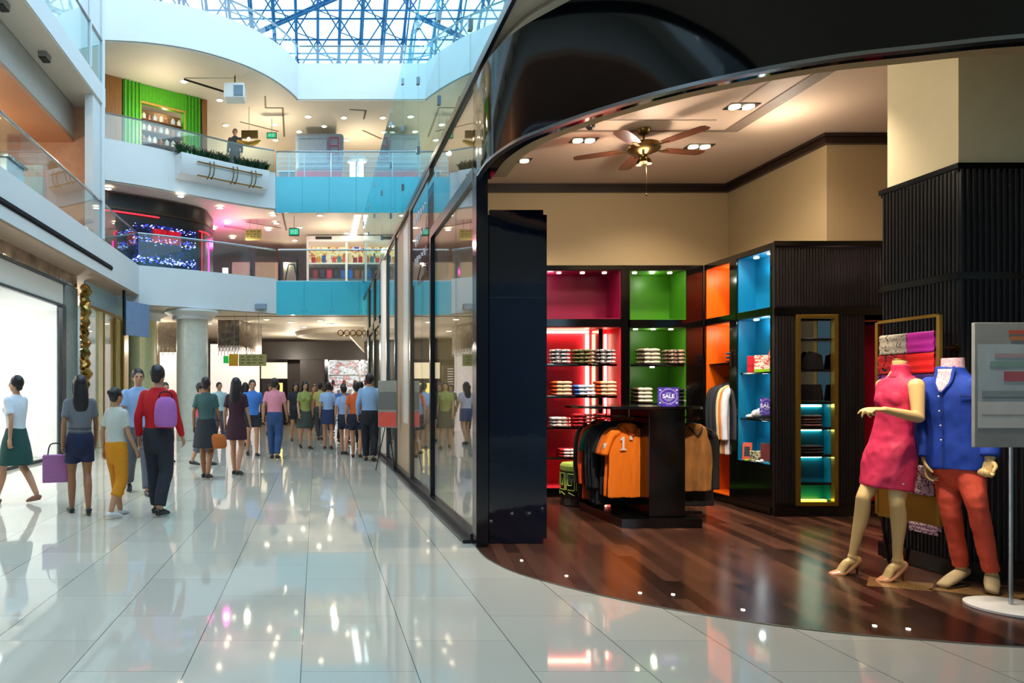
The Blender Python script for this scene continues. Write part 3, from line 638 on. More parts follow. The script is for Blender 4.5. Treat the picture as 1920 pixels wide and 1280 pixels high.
# ------------------------------------------------------------------ SHOP: folded clothes
def folded(w=.27, d=.25, h=.05, seed=0):
    m = MB(); r = h/2
    # rounded front fold, body made of two rolled layers
    for zc, ww in ((r, 1.0),):
        w -= .05; m.sweep([(-w/2, 0, zc), (-w*.2, -.004, zc), (w*.2, .002, zc), (w/2, 0, zc)], [(d/2, r*.92), (d/2, r), (d/2*.98, r), (d/2, r*.9)], 18, ref=(0, 1, 0), sub=3)
    me = m.mesh(True)
    for v in me.vertices:
        q = noise.noise(v.co*18+Vector((seed, seed, 0))); v.co += v.normal*q*.004
    return me
def sleeve_patch(w, d, h, s=1):
    return MB().sweep([(s*w*.08, -d/2+.012, h*.5), (s*w*.28, -d/2+.006, h*.52), (s*w*.46, -d/2+.016, h*.5)], [(.022, h*.40), (.03, h*.44), (.02, h*.36)], 12, ref=(0, 1, 0)).mesh(True)
ORD = ['lowest', 'second lowest', 'second highest', 'topmost']
def stack(x, y, z, n, cols, where, w=.27, d=.26, h=.05, patch=None, rz=0, noun='shirt', group=None):
    for k in range(n):
        c = cols[k % len(cols)]
        t = thing('folded_'+noun.split()[-1], '', 'folded clothes', (x+random.uniform(-.006, .006), y+random.uniform(-.006, .006), z+k*h), rz+random.uniform(-.03, .03), group or 'folded clothes '+where)
        o1 = {3: ['lowest', 'middle', 'topmost'], 4: ORD}[n][k]
        t['label'] = 'folded %s, %s in the stack %s' % (noun, o1, where)
        body = obj('body', folded(w, d, h, k+x*7), M_fabric(c) if not c.startswith('p:') else PT[c[2:]], t, world=False)
        if patch: obj('sleeve', sleeve_patch(w, d, h), M_fabric(patch) if not patch.startswith('p:') else PT[patch[2:]], t, world=False); obj('sleeve', sleeve_patch(w*.6, d, h, -1), M_fabric(patch) if not patch.startswith('p:') else PT[patch[2:]], t, world=False)
PT = {'wb': pattern_mat('marled_white_black', 'd9cfd4', '1d1a22', 30, .48), 'ol': pattern_mat('marled_olive', '6d6a3c', '2a2a16', 30, .5), 'db': pattern_mat('marled_dark', '22222a', 'b5a9a4', 26, .58),
      'tan': pattern_mat('marled_tan', 'b79c86', '3a2a20', 26, .5), 'wr': pattern_mat('white_with_red', 'e8dcd8', 'b01828', 16, .6), 'rb': pattern_mat('red_with_dark', 'c8182a', '200c10', 16, .55), 'lw': pattern_mat('lilac_white', 'e5e0ee', '8d90c0', 20, .55)}
XS_ = lambda x, Y=9.45: (x-594)*Y/1300
zr = .006
stack(XS_(1046), 9.44, 1.79+zr, 4, ['p:wb'], 'left on the top red shelf', patch='p:wb', noun='purple-grey striped shirt', w=.24)
stack(XS_(1089), 9.44, 1.79+zr, 4, ['p:ol'], 'in the middle of the top red shelf', patch='p:ol', noun='olive shirt', w=.24)
stack(XS_(1129), 9.44, 1.79+zr, 4, ['p:db'], 'right on the top red shelf', patch='p:wb', noun='black and white shirt', w=.24)
stack(XS_(1048), 9.44, 1.36+zr, 4, ['e2511a'], 'left on the second red shelf', patch='e8c8a8', noun='orange shirt', w=.24)
stack(XS_(1090), 9.44, 1.36+zr, 3, ['3f72d0'], 'in the middle of the second red shelf', patch='cfe0f0', noun='blue shirt', w=.26)
stack(XS_(1130), 9.44, 1.36+zr, 4, ['e2511a'], 'right on the second red shelf', patch='e8c8a8', noun='orange shirt', w=.25)
stack(XS_(1046), 9.44, .94+zr, 3, ['e9dfe2'], 'left on the third red shelf', patch='p:wr', noun='white shirt', w=.24, h=.045)
stack(XS_(1087), 9.44, .94+zr, 4, ['c8182a'], 'in the middle of the third red shelf', patch='p:rb', noun='red shirt', w=.24, h=.045)
stack(XS_(1128), 9.44, .94+zr, 4, ['p:rb'], 'right on the third red shelf', patch='c8182a', noun='dark red shirt', w=.24, h=.045)
stack(XS_(1062), 9.44, .53+zr, 3, ['c8182a'], 'on the lowest red shelf', patch='efe6e6', noun='red shirt', w=.26, h=.04)
stack(XS_(1212), 9.46, 1.785+zr, 4, ['p:tan'], 'left on the upper green shelf', patch='cdbfae', noun='tan and white shirt', w=.25, h=.054)
stack(XS_(1260), 9.46, 1.785+zr, 4, ['p:tan'], 'right on the upper green shelf', patch='p:tan', noun='brown marled shirt', w=.23, h=.05)
stack(XS_(1200), 9.46, 1.265+zr, 4, ['4a3020'], 'left on the lower green shelf', patch='e9ddc8', noun='brown and cream shirt', w=.22, h=.052)
stack(XS_(1285), 9.46, 1.265+zr, 4, ['16161e'], 'right on the lower green shelf', patch='b9bfd8', noun='black and grey shirt', w=.22, h=.05)
stack(5.45, 8.92, 1.791, 3, ['8a2028', '30507a', '4a78a8'], 'on the orange cabinet shelf', rz=PI/2, noun='knit sweater', w=.25, h=.05)
# niche of the gold-framed cabinet
NX = 5.19+.47
stack(NX, 7.945, 1.016, 4, ['6e4a40', '3a2420'], 'on the lit teal niche shelf', w=.24, d=.10, h=.034, noun='brown scarf')
stack(NX, 7.945, .706, 3, ['1c1216'], 'on the lower teal niche shelf', w=.28, d=.10, h=.034, noun='dark scarf')
solo('leather_bag', MB().sweep([(NX, 7.945, 1.312), (NX, 7.95, 1.42), (NX, 7.955, 1.50)], [(.15, .04), (.14, .038), (.13, .025)], 12, ref=(1, 0, 0), rs=False, re=False), mat('black_leather', '0e0c12', .35), 'black leather bag lying on a middle shelf of the gold framed niche', 'bag')
solo('leather_bag', MB().sweep([(NX+.02, 7.945, 1.676), (NX+.03, 7.95, 1.76), (NX+.06, 7.955, 1.86)], [(.13, .04), (.12, .035), (.08, .025)], 4, ref=(1, 0, 0), rs=False, re=False), mat('black_leather', None), 'black angular bag on the upper shelf of the gold framed niche', 'bag')
# gifts on the blue shelves
def boxy(x, y, z, w, d, h, rz, col, name, label, cat, rx=0, m=None, kids=()):
    t = thing(name, label, cat, (x, y, z), rz)
    mm = MB().box(-w/2, w/2, -d/2, d/2, 0, h, .003); me = mm.mesh()
    if rx: me.transform(Matrix.Rotation(rx, 4, 'X'))
    obj('body', me, m or mat('card_'+col, col, .4), t, world=False)
    for nm, bx, cc in kids:
        q = MB().box(*bx).mesh()
        if rx: q.transform(Matrix.Rotation(rx, 4, 'X'))
        obj(nm, q, mat('card_'+cc, cc, .4) if isinstance(cc, str) else cc, t, world=False)
    return t
bx = 5.315
boxy(bx, 8.42, 1.652, .15, .10, .20, -.5, 'd02030', 'gift_box', 'red gift box on the upper blue shelf', 'box', kids=[('band', (-.076, .076, -.053, .053, .085, .09), '9a1020')])
mpk = pattern_mat('white_pink_print', 'f3e4d6', 'e0484a', 24, .52)
boxy(bx-.02, 8.24, 1.652, .16, .06, .20, -.6, 'f3e4d6', 'picture_card', 'white and pink printed gift pack standing beside the red gift box', 'box', m=mpk, kids=[('green_base', (-.082, .082, -.034, .034, 0, .035), '8cc81c')])
t = thing('painted_egg', 'large pink and white patterned egg shape at the right of the upper blue shelf', 'ornament', (bx, 8.04, 1.652))
obj('shell', MB().ball((0, 0, .15), .075, .05, .15), pattern_mat('egg_print', 'f0c8b8', 'e0402c', 20, .5), t, world=False, smooth=True)
obj('stand', MB().box(-.09, .08, -.05, .05, 0, .03), mat('card_8cc81c', '8cc81c', .4), t, world=False)
M_pur = mat('purple_sign_card', '4a35a8', .4); M_wh2 = mat('white_ink', 'f2eefa', .6)
def sale_sign(x, y, z, rz, w, h, label, txt, seed):
    t = thing('sale_sign', label, 'sign', (x, y, z), rz)
    obj('card', MB().box(-w/2, w/2, -.004, .004, .01, h).box(-w*.3, w*.3, -.02, .03, 0, .01), M_pur, t, world=False)
    m = MB(); cx, cz = 0, .01+(h-.01)/2; a, b = w*.40, h*.38
    n = 30
    for a_, b_, wd in [(a, b, .003), (a*1.12, b*1.15, .0018)]:
        outer = [(cx+a_*math.cos(2*PI*k/n), -.0055, cz+b_*math.sin(2*PI*k/n)) for k in range(n)]
        for k in range(n):
            if a_ > a and k % 5 == 0: continue
            m.tube(outer[k], outer[(k+1) % n], wd*.5*w/.22, 4)
    for s in (-1, 1):
        for q in (-1, 1):
            m.ball((s*w*.40, -.005, cz+q*h*.34), w*.045, .002, h*.04, 6)
    m.box(-w*.12, w*.12, -.006, -.004, cz+h*.17, cz+h*.19); m.box(-w*.2, w*.2, -.006, -.004, cz-h*.17, cz-h*.15); m.box(-w*.13, w*.13, -.006, -.004, cz-h*.24, cz-h*.225)
    obj('printed_border', m, M_wh2, t, world=False)
    if txt:
        me = text_mesh(txt, h*.30, .0008, .0015); me.transform(Matrix.Translation((0, -.006, cz)) @ Matrix.Rotation(PI/2, 4, 'X')); obj('lettering', me, M_wh2, t, world=False)
    return t
sale_sign(bx-.04, 8.13, 1.147, -.55, .14, .20, 'small purple and white card sign on the middle blue shelf', 'SALE', 1)
boxy(bx, 8.13, 1.096, .16, .12, .05, -.55, '14121a', 'display_block', 'small black display block under the purple card sign', 'block')
solo('tissue_bundle', MB().ball((bx, 8.36, 1.15), .07, .06, .055).ball((bx-.04, 8.42, 1.12), .06, .05, .028).ball((bx-.01, 8.29, 1.165), .05, .05, .06), pattern_mat('white_lace', 'f2f0f2', 'b8b8c8', 40, .5), 'crumpled white tissue wrapped gift on the middle blue shelf', 'gift', smooth=True)
boxy(bx, 7.99, 1.096, .05, .05, .12, 0, 'f0eee0', 'candle_box', 'slim white box at the right end of the middle blue shelf', 'box', kids=[('green_base', (-.027, .027, -.027, .027, 0, .03), 'a0d040')])
zb = .582
boxy(bx-.08, 8.44, zb, .10, .018, .22, -.7, 'b84a30', 'photo_frame', 'tall terracotta picture frame leaning on the lower blue shelf', 'frame', rx=-.25, kids=[('picture', (-.03, .03, -.011, -.008, .05, .17), '20262a')])
boxy(bx+.05, 8.30, zb, .10, .018, .22, -.7, '7c2c2a', 'photo_frame', 'dark red picture frame standing behind the patterned box', 'frame', rx=-.2)
boxy(bx-.08, 8.28, zb, .11, .07, .13, -.6, 'b3ab86', 'patterned_box', 'pale box printed with flowers on the lower blue shelf', 'box', m=pattern_mat('flower_box', 'c8c09a', '3a3a2c', 34, .5))
boxy(bx+.02, 8.10, zb, .10, .018, .24, -1.0, '3c1418', 'photo_frame', 'dark brown picture frame leaning at the right of the lower blue shelf', 'frame', rx=-.3)
boxy(bx-.05, 8.0, zb, .03, .05, .13, 0, '0a90c0', 'small_bottle_box', 'small bright blue box at the end of the lower blue shelf', 'box')
for i, yy in enumerate((8.19, 8.15, 8.11)): solo('white_trinket', MB().ball((bx-.11, yy, zb+.016+.008*(i == 2)), .022, .02, .014+.01*(i == 2)), mat('white_ceramic', 'efe9e4', .25), 'little white ceramic trinket beside the patterned box', 'ornament', 'white trinkets on the lower blue shelf', smooth=True)
solo('green_trinket', MB().ball((bx-.12, 8.36, zb+.012), .04, .03, .012), mat('card_8cc81c', None), 'small lime green trinket in front of the terracotta frame', 'ornament', smooth=True)

# ------------------------------------------------------------------ SHOP: garments
GM = {}
def garment(kind):
    if kind in GM: return GM[kind]
    m = MB()
    if kind == 'vest': P = [(-.74, .195, .03), (-.45, .205, .035), (-.30, .195, .04), (-.17, .155, .042), (-.06, .14, .04), (-.03, .09, .032)]
    elif kind == 'jacket': P = [(-.92, .25, .05), (-.5, .24, .05), (-.22, .23, .05), (-.13, .215, .05), (-.07, .16, .045), (-.035, .09, .035)]
    else: P = [(-.80, .245, .035), (-.5, .235, .04), (-.24, .225, .04), (-.14, .20, .042), (-.07, .15, .04), (-.035, .085, .035)]
    m.sweep([(0, 0, z) for z, a, b in P], [(a, b) for z, a, b in P], 24, ref=(1, 0, 0), rs=False, re=True)
    if kind != 'vest':
        for s in (-1, 1):
            if kind == 'jacket': m.sweep([(s*.15, 0, -.09), (s*.235, -.005, -.16), (s*.265, -.01, -.42), (s*.26, -.03, -.74)], [(.055, .05), (.062, .045), (.055, .04), (.045, .038)], 12, re=False)
            else: m.sweep([(s*.14, 0, -.09), (s*.22, 0, -.15), (s*.30, -.012, -.34)], [(.055, .045), (.07, .042), (.078, .035)], 12, re=False)
    GM[kind] = blob(m, .0085, 5, wr=.012, wf=11, seed=len(GM)+1, wz=.22); GM[kind].transform(Matrix.Diagonal((1, .82, 1, 1)))
    return GM[kind]
M_hang = mat('dark_wood_hanger', '1a0f0a', .3)
hm = MB().sweep([(-.19, 0, -.10), (-.10, 0, -.055), (0, 0, -.03), (.10, 0, -.055), (.19, 0, -.10)], [.012, .014, .016, .014, .012], 8).mesh(True)
hk = MB().sweep([(0, 0, -.03), (0, 0, .0), (.018, 0, .02), (.018, 0, .045), (0, 0, .058), (-.018, 0, .045)], [.0028]*6, 6).mesh(True)
def hang(x, y, z, kind, col, label, rz=0, group=None, extra=None, m=None):
    h = thing('clothes_hanger', 'hanger of '+label, 'hanger', (x, y, z-.055), rz, 'hangers on the shop rails')
    obj('shoulder_bar', hm.copy(), M_hang, h, world=False); obj('hook', hk.copy(), M_brass, h, world=False)
    t = thing('hanging_'+kind, label, 'jacket' if kind == 'jacket' else 'vest' if kind == 'vest' else 'shirt', (x, y, z-.06), rz, group)
    obj('body', garment(kind).copy(), m or M_fabric(col), t, world=False)
    if extra: extra(t)
    return t
def collar(t, col='8a3010'):
    obj('collar', MB().sweep([(-.075, -.02, -.045), (-.05, -.048, -.075), (0, -.055, -.13), (.05, -.048, -.075), (.075, -.02, -.045)], [.009]*5, 8), M_fabric(col), t, world=False, smooth=True)
def polo(t):
    collar(t, 'c2400c')
    m = MB(); pr = [(-.012, -.065), (-.012, .035), (-.030, .022), (-.030, .042), (-.006, .065), (.012, .065), (.012, -.065)]
    for q in (pr, [(-.032, -.079), (-.032, -.0655), (.032, -.0655), (.032, -.079)]): m.prism(q, .0, .004)
    me = m.mesh(); me.transform(Matrix.Translation((-.10, -.058, -.205)) @ Matrix.Rotation(PI/2, 4, 'X')); obj('printed_number', me, mat('white_print', 'e9e4e2', .6), t, world=False)
    obj('button_placket', MB().box(-.022, .008, -.054, -.040, -.175, -.125, .002), mat('white_print', None), t, world=False)
    obj('sleeve_badge', MB().box(-.315, -.245, -.052, -.040, -.265, -.21, .004), pattern_mat('badge_print', 'ece8ec', '6f7486', 60, .52), t, world=False)
# gondola in the middle of the shop
gon = thing('display_gondola', 'black lacquered clothes gondola with centre pillar, tabletop and side rails', 'display stand', (3.55, 7.8, .006))
obj('base', MB().prism([(3.15, 7.16), (3.98, 7.16), (4.02, 8.3), (3.15, 8.3)], .007, .10), M_black, gon)
obj('centre_pillar', MB().box(3.49, 3.87, 7.28, 8.25, .101, 1.232, .006), M_black, gon)
n = 40; obj('tabletop', MB().prism([(3.52+.66*math.copysign(abs(math.cos(2*PI*k/n))**.75, math.cos(2*PI*k/n)), 7.78+.66*math.copysign(abs(math.sin(2*PI*k/n))**.75, math.sin(2*PI*k/n))) for k in range(n)], 1.234, 1.262), M_black, gon)
obj('hanging_rail', MB().tube((3.38, 7.42, 1.135), (3.38, 8.4, 1.135), .011).tube((3.38, 7.5, 1.135), (3.38, 7.5, 1.233), .008).tube((3.38, 8.1, 1.135), (3.38, 8.1, 1.233), .008), M_brass, gon)
obj('hanging_rail', MB().tube((4.05, 7.38, 1.135), (4.05, 8.1, 1.135), .011).ball((4.05, 7.37, 1.135), .02).tube((4.05, 7.5, 1.135), (4.05, 7.5, 1.233), .008).tube((4.05, 8.0, 1.135), (4.05, 8.0, 1.233), .008), M_brass, gon)
obj('foot_bar', MB().box(3.87, 4.14, 7.45, 7.49, .101, .13), M_black, gon)
RZ = 1.135
gl = [(7.50, 'shirt', 'ff7c08', 'bright orange polo shirt with a white number at the front of the rail', polo, .02), (7.60, 'shirt', 'e86a10', 'orange polo shirt right behind the front one', collar, 0), (7.70, 'shirt', '1b1a20', 'black shirt with a white sleeve patch behind the orange polos', None, -.01),
      (7.79, 'jacket', '18181e', 'black jacket with pale shoulder piping on the gondola rail', None, -.02), (7.88, 'jacket', '1c2028', 'navy black jacket in the middle of the gondola rail', None, -.03), (7.97, 'jacket', '22252c', 'charcoal jacket beside the green shirt on the gondola rail', None, -.04),
      (8.07, 'shirt', '0c5a48', 'dark green shirt between charcoal and orange garments', None, -.05), (8.17, 'jacket', 'e8501a', 'red-orange long garment near the far end of the gondola rail', None, -.05), (8.30, 'jacket', '1e1a1e', 'charcoal long jacket at the far left end of the gondola rail', None, -.07)]
for y, k, c, lb, ex, dx in gl: hang(3.38, y, RZ+.0, k, c, lb, rz=.05+dx*2, group='garments on the gondola rail', extra=ex)
o = bpy.data.objects['hanging_jacket']; obj('piping', MB().sweep([(-.06, -.045, -.05), (-.16, -.05, -.09), (-.25, -.06, -.17), (-.285, -.06, -.33)], [.006]*4, 6), mat('white_print', None), o, world=False, smooth=True)
M_suede = mat('brown_suede', '96612a', .9, var=.28, scale=9, bump=.3, stretch=(1, 1, .4))
hang(4.11, 7.55, RZ, 'vest', '', 'brown suede sleeveless vest at the right side of the gondola', m=M_suede, extra=lambda t: collar(t, '2a1a12'))
hang(4.15, 7.68, RZ, 'jacket', '17130f', 'black garment hidden behind the brown suede vest')
sale_sign(3.52+.19, 7.32, 1.262, 0, .22, .20, 'purple SALE sign with a white ring standing on the black tabletop', 'SALE', 2)
for i, (yy, c, lb, k) in enumerate([(9.10, '1b2029', 'black suit jacket farthest along the orange cabinet rail', 'jacket'), (9.01, '242833', 'charcoal suit jacket in the orange cabinet', 'jacket'), (8.93, '1c2028', 'navy suit jacket in the orange cabinet beside a cream sleeve', 'jacket'), (8.86, 'd8c9a0', 'cream jacket in the orange cabinet', 'jacket'), (8.80, 'e88028', 'orange jacket on the orange cabinet rail', 'jacket'), (8.75, 'dfe0ee', 'white lilac shirt nearest the black post in the orange cabinet', 'jacket')]):
    hang(5.40, yy, 1.606, k, c, lb, rz=0, group='jackets on the orange cabinet rail')
# pouf
t = thing('pouf', 'black drum pouf with lime geometric pattern behind the clothes gondola', 'stool', (3.32, 8.68, .006))
obj('seat_pad', MB().lathe([(.0+.24, .42), (.262, .44), (.262, .49), (.24, .52), (.12, .535), (.01, .54)]), mat('lime_fabric', 'b8cf5a', .8), t, world=False, smooth=True)
obj('drum', MB().lathe([(.25, 0), (.26, .01), (.26, .42), (.25, .425)]), M_black, t, world=False)
m = MB()
for k in range(12):
    a0 = k*2*PI/12
    def P(u, z, a0=a0): a = a0+u/.262; return (.263*math.cos(a), .263*math.sin(a), z)
    for seq in ([(.0, .20), (.09, .20), (.09, .40), (.0, .40), (.0, .26), (.055, .26), (.055, .34)], [(.115, .20), (.115, .40)], [(.01, .17), (.09, .14)]):
        for a, b in zip(seq, seq[1:]): m.tube(P(*a), P(*b), .006, 4)
obj('key_pattern', m, mat('lime_fabric', None), t, world=False)

# ------------------------------------------------------------------ SHOP: scarf rack on the column
rk = thing('scarf_rack', 'gold framed scarf rack standing off the dark column behind the mannequins', 'rack', (4.66, 5.47, .3))
y0, y1, z0, z1, xr = 5.19, 5.76, .40, 1.985, 4.66
m = MB()
for y in (y0, y1): m.box(xr-.012, xr+.012, y-.014, y+.014, z0, z1)
for z in (z0, z1, .70): m.box(xr-.0119, xr+.0119, y0+.014, y1-.014, z-.012, z+.012)
obj('frame', m, M_gold, rk)
for z in (1.86, 1.70, 1.54): obj('cross_bar', MB().tube((xr, y0+.014, z), (xr, y1-.014, z), .007), M_gold, rk)
obj('lower_panel', MB().box(xr-.006, xr+.006, y0+.016, y1-.016, .413, .687), mat('gold_panel', '9c7026', .35, .7, var=.12), rk)
obj('wall_bracket', MB().tube((xr+.012, 5.21, 1.74), (4.80, 5.21, 1.74), .007).tube((4.79, 5.21, 1.74), (4.803, 5.21, 1.74), .03), M_brass, rk)
obj('leg', MB().tube((xr+.06, 5.72, .01), (xr+.0, 5.72, .39), .012), M_black, rk)
PS = {'a': pattern_mat('cream_leaf_print', 'd8cdb8', '6a5a4c', 26, .56), 'b': pattern_mat('red_leaf_print', 'd0141e', '1c0808', 22, .54), 'c': pattern_mat('purple_leaf_print', '8e1c98', '2a0838', 24, .56), 'd': pattern_mat('lilac_floral_print', 'd9b8c8', '4a2c3c', 34, .52)}
def scarf(ya, yb, zt, zb, m, label, g='scarves hanging on the gold rack'):
    q = MB(); R = []
    for k in range(13):
        a = PI*k/12; R.append([(xr-.013*math.cos(a)*(1 if 1 else 0), y, zt+.012*math.sin(a)) for y in (ya, yb)])
    fr = [[(xr-.013-.004*math.sin(j*1.7), y, zt-(zt-zb)*j/8) for y in (ya, yb)] for j in range(8, 0, -1)]
    bk = [[(xr+.013, y, zt-(zt-zb-.03)*j/8) for y in (ya, yb)] for j in range(1, 9)]
    rows = fr+R+bk
    q.ring_surface([[(*r[0],), (*r[1],)] for r in rows], cap=False, closed=False)
    me = q.mesh(True)
    o = solo('scarf', me, m, label, 'scarf', g); md = o.modifiers.new('s', 'SOLIDIFY'); md.thickness = .004; md.offset = 0; return o
ym = 5.46
scarf(ym+.005, y1-.035, 1.86, 1.715, PS['a'], 'cream leaf print scarf at the top left of the gold rack')
scarf(y0+.03, ym, 1.86, 1.715, mat('magenta_silk', 'b8149c', .5), 'plain magenta scarf at the top right of the gold rack')
scarf(ym+.005, y1-.02, 1.70, 1.555, PS['b'], 'red scarf with black leaf print in the middle of the gold rack')
scarf(y0+.03, ym, 1.70, 1.555, mat('scarlet_silk', 'e01818', .45), 'plain scarlet scarf under the magenta one')
scarf(ym+.005, y1-.02, 1.54, 1.30, PS['c'], 'purple leaf print scarf half hidden behind the pink dress neck')
scarf(y0+.03, ym, 1.54, 1.30, mat('violet_silk', '341560', .5), 'plain violet scarf between the two mannequins')
scarf(y0+.03, ym+.1, .83, .62, PS['d'], 'lilac floral scarf hanging low behind the pink dress')
scarf(y0-.0, ym-.02, .392, .33, PS['d'], 'floral scarf hem showing under the gold panel')
obj('cross_bar', MB().tube((xr, y0+.014, .83), (xr, y1-.014, .83), .007), M_gold, rk)

# ------------------------------------------------------------------ GALLERIES: balustrades, shops, signs, lights
def balustrade(P, z0, z1, label, g=None):
    t = thing('glass_balustrade', label, 'balustrade', (P[0].x, P[0].y, z0), 0, g)
    n = len(P); step = max(1, n//5)
    for i in range(0, n-1, step):
        seg = P[i:min(i+step, n-1)+1]
        if len(seg) > 1: obj('glass_panel', band(seg, .0, .012, z0+.005, z1-.03), M_glassR, t)
    obj('handrail', MB().sweep([(p.x, p.y+.006, z1) for p in P], [.028]*n, 8, sub=1), M_rail, t, smooth=True)
    return t
V = Vector
balustrade([V((XL-.02, y)) for y in (5, 7, 9, 11, 13, 15, 17, 19.3)], 4.99, 5.86, 'long glass balustrade on the left first floor gallery')
balustrade([V((XL-.02, y)) for y in (5, 7, 9, 11, 13, 15, 16.3)], 8.60, 9.62, 'glass balustrade on the left second floor gallery, at the top left')
balustrade([p+V((-.05, .12)) for p in L1], 5.0, 5.93, 'glass balustrade above the curved white band of the central first floor')
balustrade([p+V((-.05, .12)) for p in L2], 8.52, 9.28, 'glass balustrade behind the flower trough')
balustrade([p+V((-.05, .12)) for p in L3], 12.1, 12.72, 'curved glass balustrade below the skylight')
balustrade([V((x, 22.5)) for x in (-.55, .4, 1.4, 2.4, 3.3)], 12.1, 12.66, 'straight glass balustrade below the skylight')
balustrade([V((x, 21.9)) for x in (-1.2, -.4, .47, 1.34, 2.2, 3.1, 4, 5)], 4.955, 5.93, 'glass balustrade above the lower cyan bridge panels')
t = balustrade([V((x, 22.5)) for x in (-1.3, -.4, .47, 1.34, 2.2, 3.1, 4, 5)], 8.405, 9.24, 'glass balustrade with wires above the upper cyan bridge panels')
for z in (8.62, 8.78, 8.94, 9.1): obj('wire', MB().tube((-1.3, 22.53, z), (5, 22.53, z), .008, 5), M_rail, t)
for x in (-1.3, -.9, -.4, .47, 1.34): obj('post', MB().tube((x, 22.53, 8.41), (x, 22.53, 9.22), .02, 6), M_rail, t)

# trough with flowers on the second floor band
LT = L2[6:15]
trough = thing('flower_trough', 'long white planter trough hanging on the outside of the second floor band', 'planter', (LT[4].x, LT[4].y, 7.78))
_o, _m, _i = offs(LT, -.42), offs(LT, -.30), offs(LT, .0)
obj('trough', MB().ring_surface([[(c.x, c.y, 7.74), (b.x, b.y, 7.86), (a.x, a.y, 8.12), (a.x, a.y, 8.42), (c.x, c.y, 8.42)] for a, b, c in zip(_o, _m, _i)]), M_white, trough, smooth=True)
obj('soil', band(LT, -.38, -.04, 8.42, 8.435), mat('dark_soil', '2a221a', .9), trough)
pm, fm = MB(), MB()
for k in range(20):
    a = k*2.4; r = .05+.11*(k % 3)/2; h = .16+.16*((k*7) % 5)/5
    pm.sweep([(0, 0, 0), (r*.5*math.cos(a), r*.5*math.sin(a), h*.7), (r*1.2*math.cos(a), r*1.2*math.sin(a), h)], [(.012, .004), (.022, .004), (.004, .002)], 5, sub=2)
for k in range(3): fm.ball((.05*math.cos(k*2.1), .05*math.sin(k*2.1), .22+.04*k), .016, .016, .03, 6)
pm = pm.mesh(True); fm = fm.mesh(True)
LF = cr([tuple(p) for p in offs(LT, -.21)], 4)
first = None
for i in range(34):
    if i in (17, 18): continue
    p = LF[int(i*(len(LF)-1)/33)]
    if first is None:
        first = thing('flowering_plant', 'small dark green leafy plant with red buds in the long white trough', 'plant', (p.x, p.y, 8.436), 0, 'plants in the white trough')
        obj('leaves', pm, mat('dark_leaf', '1d4a28', .5, var=.3), first, world=False); obj('buds', fm, mat('red_bud', '8a2036', .5), first, world=False)
    else: dup(first, (p.x, p.y+random.uniform(-.05, .05), 8.436), i*1.3)
t = thing('brass_rack_ornament', 'brass double rail ornament with curved brackets on the white trough', 'ornament', (LT[5].x, LT[5].y-.45, 7.8))
S1 = offs(LT[1:8], -.45)
for z, d in ((8.22, 0), (7.82, .0)): obj('rail', MB().sweep([(p.x, p.y-.04-d, z) for p in S1], [(.035, .02)]*len(S1), 6, sub=1), M_gold, t)
for i in (1, 3, 5):
    for dx in (-.06, .06):
        p = S1[i]; obj('bracket', MB().sweep([(p.x+dx, p.y-.05, 8.30), (p.x+dx+.03, p.y-.13, 8.15), (p.x+dx, p.y-.13, 7.9), (p.x+dx-.08, p.y-.06, 7.78)], [.016]*4, 6), M_brass, t)

def simple(name, label, cat, loc, parts, group=None, rz=0):
    t = thing(name, label, cat, loc, rz, group)
    for nm, mb, m in parts: obj(nm, mb, m, t)
    return t
# second floor: green shop
ga, gb = V((-5.85, 20.95)), V((-3.75, 22.35))
def onw(u, d=0):
    dd = (gb-ga).normalized(); n = V((dd.y, -dd.x)); return ga+(gb-ga)*u+n*d
t = thing('green_shopfront', 'bright green corrugated shopfront with wood edges on the second floor', 'shopfront', ((ga.x+gb.x)/2, (ga.y+gb.y)/2, 8.53))
m = MB()
for k in range(22):
    u = (k+.5)/22; q = onw(u, 0)
    if .22 < u < .78: m.slab(onw(u-.022), onw(u+.022), .1, 10.30, 10.89); continue
    m.slab(onw(u-.0225, .0), onw(u+.0225, .0), .2, 8.53, 10.89); m.slab(onw(u-.008, .05), onw(u+.008, .05), .05, 8.53, 10.89)
obj('corrugated_wall', m, mat('green_corrugated', '4fae18', .4, var=.1), t)
obj('window_frame', MB().slab(onw(.20, .03), onw(.22, .03), .06, 8.53, 10.34).slab(onw(.78, .03), onw(.80, .03), .06, 8.53, 10.34).slab(onw(.20, .03), onw(.80, .03), .06, 10.30, 10.36), mat('pale_wood', 'c79a4a', .5), t)
m = MB()
for z in (8.8, 9.15, 9.5, 9.85): m.slab(onw(.23, -.05), onw(.775, -.05), .3, z, z+.03)
obj('window_shelves', m, mat('brown_shelf', '6a4528', .5), t)
for i, (u, z) in enumerate([(u, z) for z in (8.84, 9.19, 9.54, 9.89) for u in (.27, .34, .41, .49, .57, .65, .73)]):
    p = onw(u, -.12); solo('shop_jar', MB().lathe([(.06, 0), (.07, .02), (.07, .14), (.03, .17), (.03, .20)], (p.x, p.y, z-.01), 8), mat('jar_%d' % (i % 3), ('d8d2c0', '8a5a3a', 'b0b8c0')[i % 3], .3), 'small jar on the shelves in the green shop window', 'jar', 'jars in the green shop window', smooth=True)
obj('window_back', MB().slab(onw(.21, -.45), onw(.80, -.45), .05, 8.53, 10.3), mat('brown_display', '7c5b3c', .6), t)
obj('wood_end', MB().slab(onw(-.22, .02), onw(-.02, .02), .2, 8.53, 10.89), mat('warm_wood', '8f5f2a', .45, var=.2, scale=5, stretch=(3, 3, .3)), t)
obj('wood_end', MB().slab(onw(1.02, .02), onw(1.09, .02), .2, 8.53, 10.89), MATS['warm_wood'], t)
p = onw(.55, -.2); point((p.x, p.y, 10.2), 6)
